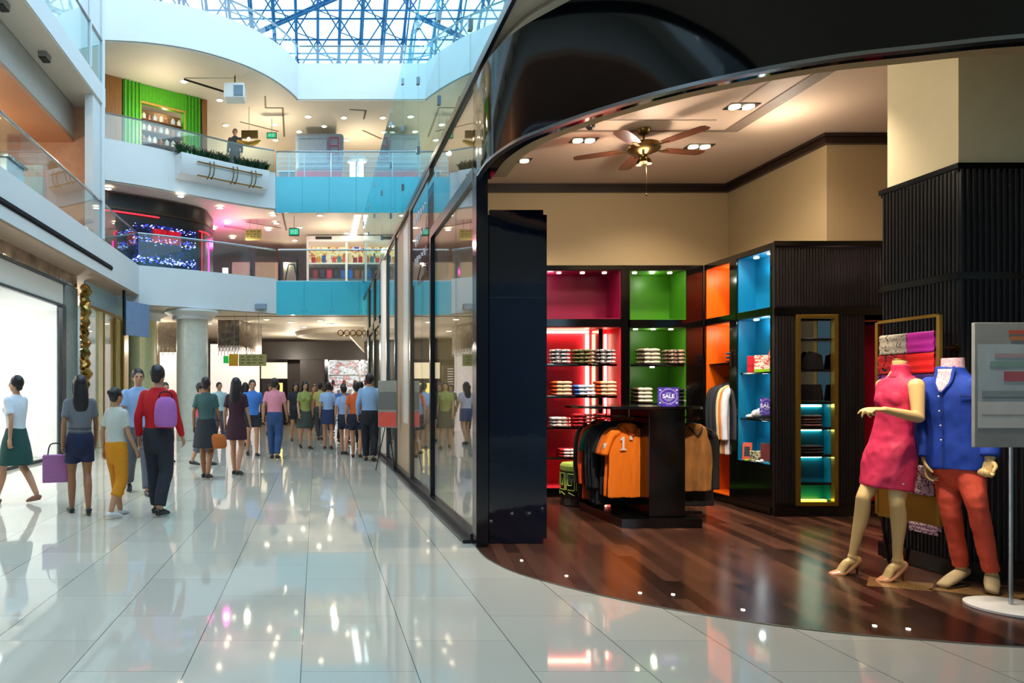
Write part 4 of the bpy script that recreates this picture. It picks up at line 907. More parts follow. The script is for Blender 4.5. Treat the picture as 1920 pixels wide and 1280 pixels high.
# kiosk with red ladder
kb = mat('pale_blue_booth', '8398ad', .45); krd = mat('ladder_red', 'b0203c', .4)
simple('booth', 'pale blue-grey booth with rounded corner and red base on the second floor bridge', 'booth', (.07, 25, 8.405),
       [('shell', MB().box(-.75, .95, 24.5, 26, 9.27, 10.6, .1), kb), ('base', MB().box(-.70, .90, 24.46, 25.9, 8.41, 9.26), krd), ('counter_opening', MB().box(-.62, .35, 24.46, 24.50, 9.5, 10.35), mat('grey_panel_light', '8e9fb0', .4))])
m = MB()
for x in (.43, .75): m.box(x, x+.03, 24.40, 24.44, 9.55, 10.4)
for z in (9.55, 9.83, 10.1, 10.38): m.box(.46, .75, 24.405, 24.435, z, z+.03)
obj('ladder_frame', m, krd, bpy.data.objects['booth'])
simple('display_stand', 'white lit cosmetics display beside the pale blue booth', 'display stand', (1.5, 25, 8.405),
       [('counter', MB().box(1.15, 1.9, 24.8, 25.3, 8.41, 9.0, .04), mwh), ('canopy', MB().lathe([(.35, 0), (.38, .05), (.3, .12), (.05, .14)], (1.45, 25, 9.75)), mwh), ('post', MB().tube((1.45, 25.1, 9.0), (1.45, 25.1, 9.8), .05), M_rail), ('back_panel', MB().box(1.2, 1.7, 25.2, 25.25, 9.0, 9.7), mat('warm_lit_panel', 'fff0d8', .5, emit=1.5))])
simple('counter', 'dark grey counter behind the wire balustrade left of the booth', 'counter', (-1.0, 24.5, 8.405), [('body', MB().box(-1.3, -.8, 24, 24.6, 8.41, 9.05), mat('grey_counter', '5d6468', .5)), ('top', MB().box(-1.35, -.75, 23.95, 24.65, 9.051, 9.09), M_rail)])
simple('projector', 'white ceiling projector box with grey lens panel under the second floor ceiling', 'projector', (-2.45, 20.6, 10.25),
       [('case', MB().box(-2.75, -2.15, 20.5, 21.0, 10.15, 10.6, .04), mwh), ('lens_panel', MB().box(-2.45, -2.18, 20.47, 20.50, 10.2, 10.5), mat('grey_lens', '6a7c8a', .2)), ('ceiling_arm', MB().tube((-2.8, 20.8, 10.45), (-4.0, 20.9, 10.86), .03, 6), M_black), ('hanger', MB().tube((-2.45, 20.75, 10.6), (-2.45, 20.75, 10.9), .02, 6), M_black)])
def exit_sign(x, y, z, label, w=.34, h=.2, green=True):
    return simple('exit_sign', label, 'sign', (x, y, z), [('box', MB().box(x-w/2, x+w/2, y, y+.08, z, z+h), mat('exit_box', '0d3a2c', .4)), ('lit_face', MB().box(x-w*.42, x+w*.42, y-.01, y, z+h*.15, z+h*.85), mat('exit_green', '1fb07a', .4, emit=.8)),
        ('arrow', MB().prism([(x-w*.3, y-.02), (x-w*.05, y-.02), (x-w*.05, y-.011), (x-w*.3, y-.011)], z+h*.42, z+h*.56).prism([(x+w*.08, y-.02), (x+w*.2, y-.02), (x+w*.2, y-.011), (x+w*.08, y-.011)], z+h*.25, z+h*.75), M_wh2), ('hanger', MB().tube((x, y+.04, z+h), (x, y+.04, z+h+.5), .012, 5), M_rail)])
exit_sign(-1.55, 23.8, 10.15, 'green lit exit sign hanging from the second floor ceiling')
exit_sign(-.75, 22.9, 6.6, 'small dark screen sign with green glow on the first floor ceiling', .34, .26)
def dir_sign(x, y, z, w, h, label, wires, rz=0, col='b8a45a'):
    t = thing('hanging_sign', label, 'sign', (x, y, z), rz)
    obj('board', MB().box(-w/2, w/2, -.06, .06, 0, h), mat('gold_sign_'+col, col, .4, .2, var=.06), t, world=False)
    m = MB()
    for r in range(3):
        zz = h*(.22+.26*r)
        for k in range(4): m.box(-w*.42+k*w*.22, -w*.42+k*w*.22+w*(.10+.05*((k+r) % 2)), -.066, -.061, zz, zz+h*.07)
    obj('lines_of_text', m, mat('sign_ink', '4a3f20', .5), t, world=False)
    for sx in (-.8, .8): obj('wire', MB().tube((sx*w/2*.55, 0, h), (sx*w/2*.55, 0, h+wires), .008, 5), M_rail, t, world=False)
    return t
dir_sign(-2.0, 21.6, 2.25, .85, .36, 'large gold directory sign hanging over the ground floor crowd', 1.27, col='a89a5c')
simple('hanging_sign', 'orange end box of the gold directory sign with a green cube light', 'sign', (-2.55, 21, 2.28), [('orange_box', MB().box(-2.73, -2.45, 21.54, 21.66, 2.25, 2.62), mat('orange_box', 'd89a18', .4)), ('green_cube', MB().box(-2.90, -2.75, 21.52, 21.66, 2.33, 2.56), mat('green_cube', '0f9a3c', .3, emit=.6)), ('wire', MB().tube((-2.57, 21.6, 2.62), (-2.57, 21.6, 3.92), .01, 5), M_rail)])
dir_sign(-2.15, 23.6, 6.62, .55, .34, 'small gold hanging sign under the first floor ceiling', .36)
simple('hanging_lamp', 'gold boat shaped hanging lamp under the second floor ceiling', 'lamp', (-2.2, 22.6, 9.5), [('shade', MB().sweep([(-2.6, 22.9, 9.72), (-2.25, 22.9, 9.62), (-1.9, 22.9, 9.72)], [(.06, .05), (.13, .09), (.06, .05)], 10, ref=(0, 1, 0)), M_gold), ('bulb', MB().ball((-2.25, 22.9, 9.80), .05), M_bulb), ('block', MB().box(-2.5, -1.95, 22.95, 23.05, 9.85, 10.1), M_brass), ('wire', MB().tube((-2.25, 23, 10.1), (-2.25, 23, 10.9), .01, 5), M_rail)])
# round ceiling downlights on the three storeys
def downs(lst, zc, group, label):
    mm = MB().disc((0, 0, -.004), .085, .02, 12).mesh(); rm = MB().lathe([(.13, -.02), (.13, -.001), (.088, -.001), (.088, -.02)], seg=14).mesh()
    for a, b in lst:
        Y = 1300*(zc-1.4)/(737-b); X = (a-594)*Y/1300
        t = thing('ceiling_downlight', label, 'ceiling light', (X, Y, zc), 0, group); obj('lamp', mm, M_bulb if len(lst) else None, t, world=False); obj('ring', rm, mwh, t, world=False)
downs([(412, 187), (423, 234), (515, 233), (578, 218), (645, 220), (718, 220), (608, 236), (561, 246), (517, 262), (650, 262), (720, 247), (345, 152), (735, 247)], 10.9, 'second floor ceiling downlights', 'round warm downlight in the second floor gallery ceiling')
downs([(339, 367), (412, 389), (426, 418), (400, 428), (436, 445), (512, 403), (518, 418), (503, 430), (562, 426), (600, 403), (553, 450), (650, 437), (690, 443), (203, 353)], 7.27, 'first floor ceiling downlights', 'round warm downlight in the first floor gallery ceiling')
downs([(430, 606), (455, 612), (487, 620), (600, 600), (500, 598), (545, 603), (392, 606), (620, 607), (570, 612)], 3.87, 'ground floor ceiling downlights', 'round warm downlight in the ground floor ceiling')
# dark slots in the gallery ceilings
def slots(lst, zc):
    for a, b, c, d in lst:
        Y0 = 1300*(zc-1.4)/(737-b); Y1 = 1300*(zc-1.4)/(737-d); p = V(((a-594)*Y0/1300, Y0)); q = V(((c-594)*Y1/1300, Y1))
        m = MB(); dd = (q-p).normalized(); n = V((-dd.y, dd.x))*.03; m.prism([p-n, q-n, q+n, p+n], zc-.012, zc-.001)
        struct('ceiling_slot', m, mat('dark_slot', '6b5a48', .6))
slots([(497, 180, 498, 202), (498, 202, 530, 202), (530, 202, 533, 256), (450, 228, 522, 246), (655, 205, 686, 207), (686, 207, 682, 223), (680, 244, 715, 260)], 10.9)
slots([(530, 400, 537, 431), (463, 416, 527, 427), (420, 424, 460, 430)], 7.27)
struct('trim_24', MB().box(-4.5, 6, 22.2, 22.3, 3.855, 3.869), mat('dark_slot', None))
# light panels marching into the depth under the upper bridge
for i, b in enumerate((403, 410, 417, 424, 431, 437)):
    Y = 1300*5.87/(737-b); solo('light_panel', MB().box(1.25, 1.45, Y, Y+.3, 7.25, 7.269), mat('white_light_panel', 'f4fbff', .5, emit=4), 'white rectangular ceiling light panel in the row above the red merchandise kiosk', 'ceiling light', 'row of ceiling light panels')

# first floor: black curved shop with red neon and a screen
C = cr([(-7.2, 19.75), (-6.1, 20.2), (-5.0, 20.9), (-4.1, 21.6), (-3.7, 22.05), (-3.55, 22.4), (-3.5, 23.4)], 5)
t = thing('black_shopfront', 'curved black shopfront with red neon lines on the first floor', 'shopfront', (-5, 21.5, 5.01))
mch = mat('charcoal_shopfront', '18141a', .35, var=.15)
obj('curved_wall', band(C, 0, .2, 5.01, 7.26), mch, t, smooth=True)
obj('cornice', band(C, -.03, .0, 6.80, 6.86), mat('bronze_cornice', '4a3a2a', .3, .5), t)
neon = mat('red_neon', 'ff2030', .5, emit=2.2)
obj('neon_line', band(C[4:12], -.05, -.03, 6.70, 6.735), neon, t); obj('neon_line', band(C[19:27], -.05, -.03, 6.52, 6.55), neon, t); 
i = 21; obj('neon_line', MB().box(C[i].x-.02, C[i].x+.02, C[i].y-.09, C[i].y-.05, 5.02, 6.5), mat('red_neon_dim', 'c01828', .5, emit=1), t)
obj('magenta_lamp_strip', MB().box(-3.50, -3.46, 22.3, 22.36, 5.01, 6.3), mat('magenta_neon', 'ff30a0', .5, emit=3), t)
S = C[8:19]
t = thing('video_screen', 'large glowing blue and red video screen on the black curved shopfront', 'screen', (S[5].x, S[5].y-.06, 5.15))
obj('display', band(S, -.07, -.035, 5.15, 6.48), screen_mat('video_screen', ['04040e', '05051a', '0c1248', '06061c', '1a2a80', '06061c', '200818'], 1.6, .8, 4), t)
obj('red_curtain_image', band(S[2:7], -.085, -.071, 5.95, 6.36), screen_mat('red_image', ['30040c', 'b01226', 'd01830', '50081a'], 5, .8, 2, (3, 3, .4)), t)
rs = random.Random(5); ma, mb_ = MB(), MB()
for k in range(330):
    u = rs.random(); i = u*(len(S)-1); j = int(i); q = S[j].lerp(S[min(j+1, len(S)-1)], i-j); row = rs.choice((5.36, 5.40, 5.46, 5.98, 6.04, 6.40)); z = row+rs.gauss(0, .05); z = min(6.44, max(5.2, z)); r = rs.uniform(.012, .03)
    (ma if rs.random() < .45 else mb_).box(q.x-r, q.x+r, q.y-.11, q.y-.09, z-r*.5, z+r*.5)
o = obj('bright_specks', ma, mat('speck_white', 'dfe6ff', .5, emit=1.4), t); o['kind'] = 'stuff'
o = obj('blue_specks', mb_, mat('speck_blue', '4a50e8', .5, emit=1.3), t); o['kind'] = 'stuff'
# first floor kiosk full of coloured goods
t = thing('merchandise_kiosk', 'white rounded kiosk with bright red and yellow merchandise on the first floor', 'kiosk', (1.0, 26, 4.96))
obj('canopy', MB().box(-.4, 2.6, 25.6, 27, 7.0, 7.24, .06), mwh, t); obj('sign_panel', MB().box(-.05, .55, 25.57, 25.6, 7.08, 7.18), mat('dark_sign', '2c2a28', .5), t)
for x in (-.38, 1.06, 2.5): obj('post', MB().box(x, x+.08, 25.7, 25.8, 5.0, 7.0), mwh, t)
obj('back_panel', MB().box(-.3, 2.5, 26.6, 26.7, 6.26, 7.0), screen_mat('lit_merchandise', ['7a2418', 'e8a848', 'fff0c8', 'ffd070', 'c83028', 'fff6e0', '2a50a0'], 3.2, .85, 4), t)  # glints and lit goods put into an emissive colour pattern
obj('shelf', MB().box(-.35, 2.55, 25.75, 26.5, 6.20, 6.25), mwh, t); obj('shelf', MB().box(-.35, 2.55, 25.75, 26.5, 5.62, 5.66), mat('grey_shelf', '6a7a80', .4), t)
cols = ['c02030', 'e0a020', '2a4aa0', 'f0ead8', 'd83028', '20808a', 'e86020', 'f4d8b0', '903050']
for k in range(14):
    x = -.2+k*.195; c = cols[k % 9]; h = .22+.12*((k*5) % 4)/3
    solo('toy_box', MB().box(x, x+.15, 25.9, 26.1, 6.252, 6.252+h, .015), mat('toy_'+c, c, .4), 'small coloured merchandise on the upper kiosk shelf', 'merchandise', 'merchandise on the upper kiosk shelf')
for k in range(10):
    x = -.15+k*.26; c = ['902838', '303048', 'c02848', '20242c', '2c5aa8', '2068c8', '8a5030', '7a7048', '30484c', '803848'][k]
    simple('hanging_bag', 'small coloured bag hanging on the lower rail of the kiosk', 'bag', (x+.09, 25.85, 5.67), [('body', MB().box(x, x+.19, 25.8, 25.9, 5.67, 5.98, .03), mat('bag_'+c, c, .6)), ('strap', MB().sweep([(x+.03, 25.85, 5.97), (x+.095, 25.85, 6.12), (x+.16, 25.85, 5.97)], [.008]*3, 5), mat('bag_'+c, c, .6))], 'bags on the lower kiosk rail')
for k, (x, w, c) in enumerate([(-3.3, .7, 'd9d0b4'), (-2.4, .9, 'c9bf9c'), (-1.3, .5, '9a9484')]):
    simple('shop_partition', ['pale partition beside the black curved shopfront', 'cream backlit partition behind the blurred rail on the first floor', 'grey partition left of the kiosk'][k], 'partition', (x+w/2, 27, 5.01), [('panel', MB().box(x, x+w, 27, 27.1, 5.01, 6.5), mat('partition_'+c, c, .5)), ('frame', MB().box(x+w, x+w+.08, 26.95, 27.15, 5.01, 6.6), M_black)])
solo('coat_rack', MB().tube((-1.2, 24.5, 5.0), (-1.0, 24.5, 5.95), .02, 6).tube((-.6, 24.5, 5.0), (-.8, 24.5, 5.95), .02, 6).tube((-1.0, 24.5, 5.95), (-.8, 24.5, 5.95), .02, 6).box(-1.05, -.75, 24.45, 24.55, 5.0, 5.35), M_black, 'dark easel frame behind the lower bridge balustrade', 'stand')
simple('standing_sign', 'small pale lit sign beside the magenta lamp strip on the first floor', 'sign', (-3.25, 24.6, 5.0), [('board', MB().box(-3.35, -3.15, 24.6, 24.64, 5.5, 5.85), mat('lit_pale', 'd8f0f4', .4, emit=1)), ('pole', MB().box(-3.27, -3.23, 24.6, 24.64, 5.0, 5.5), M_black)])

# left-hand first floor gallery: furniture glimpsed through the glass
simple('display_case', 'white display case behind the left first floor glass balustrade', 'display case', (-6.4, 13.6, 4.99), [('cabinet', MB().box(-6.9, -5.9, 13.2, 14.0, 4.995, 5.9, .02), mwh), ('top', MB().box(-6.95, -5.85, 13.15, 14.05, 5.901, 5.95), M_rail)])
t = thing('lantern_frame', 'thin dark cube frame lamp hanging over the left first floor gallery', 'lamp', (-6.3, 11.6, 6.0))
m = MB()
for z in (6.05, 6.5):
    for a, b in [((-6.5, 11.4), (-6.1, 11.4)), ((-6.1, 11.4), (-6.1, 11.8)), ((-6.1, 11.8), (-6.5, 11.8)), ((-6.5, 11.8), (-6.5, 11.4))]: m.tube((*a, z), (*b, z), .012, 5)
for a in [(-6.5, 11.4), (-6.1, 11.4), (-6.1, 11.8), (-6.5, 11.8)]: m.tube((*a, 6.05), (*a, 6.5), .012, 5)
obj('cube_frame', m, M_black, t); obj('bulb', MB().ball((-6.3, 11.6, 6.25), .06), M_bulb, t); obj('cord', MB().tube((-6.3, 11.6, 6.5), (-6.3, 11.6, 7.29), .008, 5), M_black, t)
for x, y, z in [(-6.2, 10.9, 5.9), (-6.0, 12.9, 5.95), (-6.6, 12.2, 5.8)]:
    simple('pendant_bulb', 'small glowing pendant bulb over the left first floor gallery', 'lamp', (x, y, z), [('bulb', MB().ball((x, y, z), .05), M_bulb), ('cord', MB().tube((x, y, z+.05), (x, y, 7.29), .006, 5), M_black)], 'pendant bulbs on the left gallery')
simple('sign_panel', 'small dark sign panel standing in the left first floor gallery', 'sign', (-6.2, 15, 4.99), [('board', MB().box(-6.5, -5.9, 14.9, 14.95, 5.5, 6.3), mat('pale_board', 'd9c9b4', .5)), ('foot', MB().box(-6.25, -6.15, 14.85, 15, 4.995, 5.5), M_black)])
for i, y in enumerate((9.95, 11.9, 13.75)):
    simple('square_spotlight', 'square black spotlight recessed in the second floor left soffit, %s' % ['nearest the camera', 'the middle one', 'nearest the white pillar'][i], 'ceiling light', (-5.4, y, 8.1), [('housing', MB().box(-5.48, -5.32, y-.13, y+.13, 8.02, 8.128), mat('grey_housing', '8d8a85', .5)), ('face', MB().box(-5.47, -5.33, y-.12, y+.12, 8.0, 8.019), mat('black_face', '101012', .5))])

# ground floor hall beyond
def column(x, y, r, label, col):
    return simple('round_column', label, 'column', (x, y, 0), [('shaft', MB().lathe([(r, .005), (r, 3.6)], (x, y, 0), 32), mat('column_'+col, col, .35)), ('capital', MB().lathe([(r+.12, 3.6), (r+.12, 3.70), (r+.35, 3.80), (r+.35, 3.865)], (x, y, 0), 32), M_white)])
column(-3.75, 20.9, .47, 'broad pale round column at the middle left of the ground floor hall', 'd5d6c8')
column(-5.35, 21.3, .42, 'yellowish round column behind the blue hanging banner', 'd0cf9e')
simple('hanging_banner', 'blue-grey framed banner panel hanging under the white band near the left shops', 'banner', (-5.2, 18.3, 2.6), [('panel', MB().slab((-5.06, 18.4), (-4.66, 19.3), .05, 2.95, 3.86), mat('blue_grey_banner', '7f95b8', .35)), ('frame', MB().slab((-5.09, 18.34), (-5.07, 18.40), .06, 2.93, 4.14), M_black)])
solo('wall_speaker', MB().box(-1.9, -1.55, 21.55-.25, 21.5, 3.98, 4.16, .02), mat('grey_speaker', '8d9bae', .5), 'small grey box speaker on the white band beside the lower cyan panels', 'speaker')
t = thing('bead_curtain', 'hanging silver bead curtain around the left display on the ground floor', 'curtain', (-3.6, 23.8, 2.4))
m = MB()
for k in range(120):
    u = k/119; x, y = (-3.3+.9*u*2, 23.2) if u < .4 else (-2.58+(u-.4)*.9, 23.2+(u-.4)*4)
    m.tube((x, y, 3.86), (x, y, 2.65+.35*abs(math.sin(k*.9))), .012, 4)
o = obj('bead_strings', m, mat('silver_beads', 'b8b0a8', .2, .8, var=.3), t); o['kind'] = 'stuff'
t = thing('bead_curtain', 'short silver bead curtain left of the broad round column', 'curtain', (-5.2, 24, 2.6)); m = MB()
for k in range(40): m.tube((-5.5+k*.025, 24, 3.86), (-5.5+k*.025, 24, 2.7+.3*abs(math.sin(k*.9))), .011, 4)
o = obj('bead_strings', m, MATS['silver_beads'], t); o['kind'] = 'stuff'
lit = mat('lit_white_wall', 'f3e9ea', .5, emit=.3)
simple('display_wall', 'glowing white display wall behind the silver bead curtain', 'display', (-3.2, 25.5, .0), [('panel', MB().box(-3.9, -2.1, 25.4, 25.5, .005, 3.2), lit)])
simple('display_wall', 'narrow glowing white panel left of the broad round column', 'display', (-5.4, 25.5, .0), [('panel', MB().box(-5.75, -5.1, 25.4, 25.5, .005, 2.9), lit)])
struct('wall_hall_left', MB().box(-9.4, -6.3, 22, 22.2, .005, 3.86).box(-6.3, -6.2, 22.2, 33, .005, 3.86), mat('hall_tan_wall', 'b5a88e', .5))
simple('shopfront', 'dark shopfront header over the far ground floor shops', 'shopfront', (0, 30, 0), [('header', MB().box(-4.2, 3.2, 30.9, 31.1, 2.9, 3.70), mat('dark_header', '35302c', .4)), ('dark_wall', MB().box(-.75, .35, 31, 31.2, .005, 2.9), mat('dark_shop_wall', '3a3230', .4)), ('pier', MB().box(.35, .50, 30.8, 31.1, .005, 2.9), M_black)])
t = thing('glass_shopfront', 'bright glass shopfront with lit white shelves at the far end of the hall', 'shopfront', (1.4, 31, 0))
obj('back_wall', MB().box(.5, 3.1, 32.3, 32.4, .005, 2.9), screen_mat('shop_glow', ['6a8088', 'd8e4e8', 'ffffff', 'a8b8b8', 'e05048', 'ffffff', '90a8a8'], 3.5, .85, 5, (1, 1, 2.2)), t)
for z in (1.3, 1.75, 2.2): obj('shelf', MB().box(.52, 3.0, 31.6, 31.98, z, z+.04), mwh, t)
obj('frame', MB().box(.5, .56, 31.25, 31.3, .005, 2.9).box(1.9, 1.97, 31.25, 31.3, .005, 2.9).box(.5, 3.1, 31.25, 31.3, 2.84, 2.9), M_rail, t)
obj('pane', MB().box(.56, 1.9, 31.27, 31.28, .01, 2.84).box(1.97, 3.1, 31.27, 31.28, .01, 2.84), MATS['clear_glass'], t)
for k in range(9): solo('red_handbag', MB().sweep([(.75+k*.25, 31.7, 1.345 if k % 2 else 1.795), (.75+k*.25, 31.7, 1.52 if k % 2 else 1.97)], [(.09, .05), (.07, .04)], 8, ref=(1, 0, 0)), mat('redbag_%d' % (k % 2), ('c02830', 'e8e0e0')[k % 2], .4), 'small bag on the lit shelves of the far glass shop', 'bag', 'bags in the far glass shop', smooth=True)
simple('shopfront', 'peach lit shop niche with a purple glowing counter in the far hall', 'shopfront', (-3.2, 30, 0), [('peach_wall', MB().box(-4.3, -3.05, 30.2, 30.3, .005, 2.75), mat('peach_wall', 'e0a080', .5)), ('purple_counter', MB().box(-3.9, -2.95, 29.8, 30.1, 1.2, 1.5), mat('purple_glow', '7a20e0', .5, emit=1.6)), ('counter_base', MB().box(-3.9, -2.95, 29.8, 30.1, .005, 1.19), M_black), ('slatted_rack', MB().box(-3.0, -2.5, 30.1, 30.4, .005, 2.6), mat('slatted_white_black', '2a2420', .4))])
m = MB()
for k in range(14): m.box(-2.95, -2.7, 30.04, 30.09, 1.0+k*.11, 1.05+k*.11)
solo('wine_labels', m, mwh, 'column of small white labels on the dark slatted rack in the far hall', 'labels')
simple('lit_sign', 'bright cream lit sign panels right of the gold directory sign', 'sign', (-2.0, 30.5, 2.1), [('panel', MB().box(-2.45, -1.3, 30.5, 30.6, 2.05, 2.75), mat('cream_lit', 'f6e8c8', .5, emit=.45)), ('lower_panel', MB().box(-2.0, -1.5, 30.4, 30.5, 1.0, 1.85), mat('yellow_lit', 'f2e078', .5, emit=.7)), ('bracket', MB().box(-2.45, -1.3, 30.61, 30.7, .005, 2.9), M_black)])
struct('ceiling_oval', MB().lathe([(2.2, 0), (2.1, -.16), (1.6, -.2), (.01, -.2)], (1.3, 28.2, 3.868), 48), mat('oval_ceiling', 'b3a998', .5), smooth=False)
t = thing('escalator', 'pale escalator flank rising at the right end of the hall', 'escalator', (2.2, 28, 0)); 
obj('flank', MB().ring_surface([[(1.2, y, 3.45), (1.5, y, 3.6), (2.6, y, 2.3), (2.6, y, 1.95)] for y in (24.9, 25.4)]), mat('escalator_flank', 'd6cfbe', .4), t)
obj('support', MB().box(2.2, 2.5, 25.0, 25.3, .005, 2.2), M_rail, t)
for k in range(6): obj('frieze_ring', MB().sweep([(.85+.22*k+.1*math.cos(2*PI*j/12), 24.8, 3.55+.1*math.sin(2*PI*j/12)) for j in range(13)], [.02]*13, 6, sub=1), M_brass, t)
# writing panel and menu stand beside the glass
t = thing('menu_stand', 'grey and red menu board on a thin black tripod beside the shop glass', 'sign stand', (1.27, 12.4, .005), -.7)
obj('board', MB().box(-.20, .20, -.02, .0, .78, 1.62, .004), mat('grey_menu_board', '8d8a80', .4), t, world=False)
obj('red_area', MB().box(-.19, .19, -.024, -.021, .80, 1.06), mat('menu_red', 'd8483c', .4), t, world=False); obj('dark_area', MB().box(-.19, .19, -.024, -.021, 1.10, 1.42), mat('menu_grey', '5f615c', .4), t, world=False)
for a, b in [((-.05, 0), (-.22, -.06)), ((.05, 0), (.14, .0)), ((0, 0), (0, .25))]: obj('leg', MB().tube((a[0], a[1]-.01, .80), (b[0], b[1], .003), .010, 6), M_black, t, world=False)
simple('display_podium', 'small cream podium inside the beige shop doorway', 'podium', (1.75, 10.9, 0), [('body', MB().box(1.62, 1.85, 10.95, 11.15, .007, .62), mat('cream_podium', 'd8c08a', .5)), ('top', MB().box(1.60, 1.87, 10.93, 11.17, .62, .65), mwh)])
# blank lettering scrawl panel on the glass above the doorway
t = thing('glass_poster', 'pinkish translucent poster with white handwriting strokes on the arcade glass', 'poster', (1.44, 9.6, 3.4))
obj('sheet', MB().box(1.441, 1.447, 9.0, 10.4, 3.0, 4.15), glass('pink_film', (.85, .7, .75), 1.3, .1), t)
m = MB()
for r, z in enumerate((3.9, 3.6, 3.3)):
    pts = [(1.436, 9.15+k*.06, z+.06*math.sin(k*1.9+r)+.03*math.sin(k*4.1)) for k in range(18)]
    m.sweep(pts, [.004]*len(pts), 5, sub=2)
obj('handwriting', m, M_wh2, t)

# sign board on a pole at the right edge
t = thing('standing_sign', 'grey and white notice board on a slim pole with a round white base', 'sign', (4.485, 4.48, .006))
obj('base', MB().lathe([(.225, 0), (.23, .004), (.23, .018), (.21, .026), (.02, .03)], seg=48), mat('white_enamel', 'e4e2e0', .3), t, world=False, smooth=True, )
obj('pole', MB().tube((0, 0, .028), (0, 0, 1.06), .012, 14), M_rail, t, world=False)
obj('board', MB().box(-.245, .245, -.012, .012, 1.045, 1.85, .003), mat('grey_notice_board', '9a9a98', .4), t, world=False)
obj('printed_sheet', MB().box(-.225, .245, -.0135, -.0125, 1.17, 1.71), mat('pale_blue_sheet', 'b9c4ca', .4), t, world=False)
obj('white_area', MB().box(-.225, .245, -.0145, -.0137, 1.17, 1.34), mat('white_sheet', 'dcd9d6', .4), t, world=False)
for nm, x0, x1, z0, z1, c in [('red_line', -.03, .24, 1.775, 1.80, 'c85a48'), ('orange_line', -.02, .24, 1.735, 1.76, 'c87850'), ('pink_line', -.12, .2, 1.625, 1.65, 'b9a2a6'), ('green_line', -.15, .1, 1.565, 1.60, '8aaaa4'), ('red_block', -.06, .245, 1.47, 1.535, 'b8606c'), ('dark_line', -.2, .245, 1.36, 1.372, '7d8484'), ('grey_line', -.2, .245, 1.25, 1.258, 'a9a6a4'), ('grey_line', -.2, .245, 1.385, 1.41, '98a0a2')]:
    obj(nm, MB().box(x0, x1, -.0155, -.0147, z0, z1), mat('ink_'+c, c, .5), t, world=False)

# ------------------------------------------------------------------ FIGURES
def hand(m, w, d, p, t, L=.18, curl=(.25, .35, .45, .55), seg2=.5, thumb=.6, r=.0082, spread=.10):
    w = V(w); d = V(d).normalized(); p = V(p); p = (p-d*p.dot(d)).normalized(); t = V(t); t = (t-d*t.dot(d)-p*t.dot(p)).normalized(); k = L/.18
    m.sweep([w, w+d*.035*k, w+d*.075*k, w+d*.095*k], [(.022*k, .017*k), (.034*k, .016*k), (.040*k, .014*k), (.036*k, .011*k)], 12, ref=t)
    for i, (o, ln) in enumerate([(.030, .070), (.010, .079), (-.010, .073), (-.030, .058)]):
        b = w+d*.088*k+t*o*k; dirn = (d+t*(o*spread/.03)).normalized(); pts = [b]; a = 0; c = curl[i]
        for fr, ca in ((.45, c), (.31, c*1.3+seg2*c), (.24, c*.9)):
            a += ca; q = dirn*math.cos(a)+p*math.sin(a); pts.append(pts[-1]+q*ln*k*fr*1.08)
        m.sweep(pts, [r*1.1*k, r*1.05*k, r*.95*k, r*.75*k], 8, sub=2)
    b = w+d*.022*k+t*.022*k; q1 = (d*.62+t*.70+p*.25*(1+thumb)).normalized(); q2 = (d*.85+t*.25+p*.45*(1+thumb)).normalized()
    m.sweep([b, b+q1*.036*k, b+q1*.036*k+q2*.030*k, b+q1*.036*k+q2*.052*k], [.013*k, .0115*k, .010*k, .008*k], 8, sub=2)
    return m

FM = {}
def pose(ph, fem=False):
    # joints for a 1.70 m figure facing -y; ph = stride -1..1
    s = .17*ph; J = {}; w_ = .148 if fem else .165
    for n, sx, st in (('l', 1, s), ('r', -1, -s)):
        fw = -st   # y offset of the foot, negative is forward
        lift = .0 if fw <= 0 else .055*abs(ph)
        J['hip'+n] = V((.088*sx, 0, .88)); J['kn'+n] = V((.092*sx, fw*.55-.035-(.03 if fw > 0 else 0), .485+lift*.3)); J['an'+n] = V((.085*sx, fw*1.5+.01, .085+lift))
        J['toe'+n] = J['an'+n]+V((.02*sx, -.15, -.06-lift*.85)); J['heel'+n] = J['an'+n]+V((0, .045, -.05))
        J['sh'+n] = V((w_*sx, 0, 1.365)); J['el'+n] = V(((w_+.055)*sx, st*.45+.02, 1.12)); J['wr'+n] = V(((w_+.068)*sx, st*.9-.06, .885))
    return J
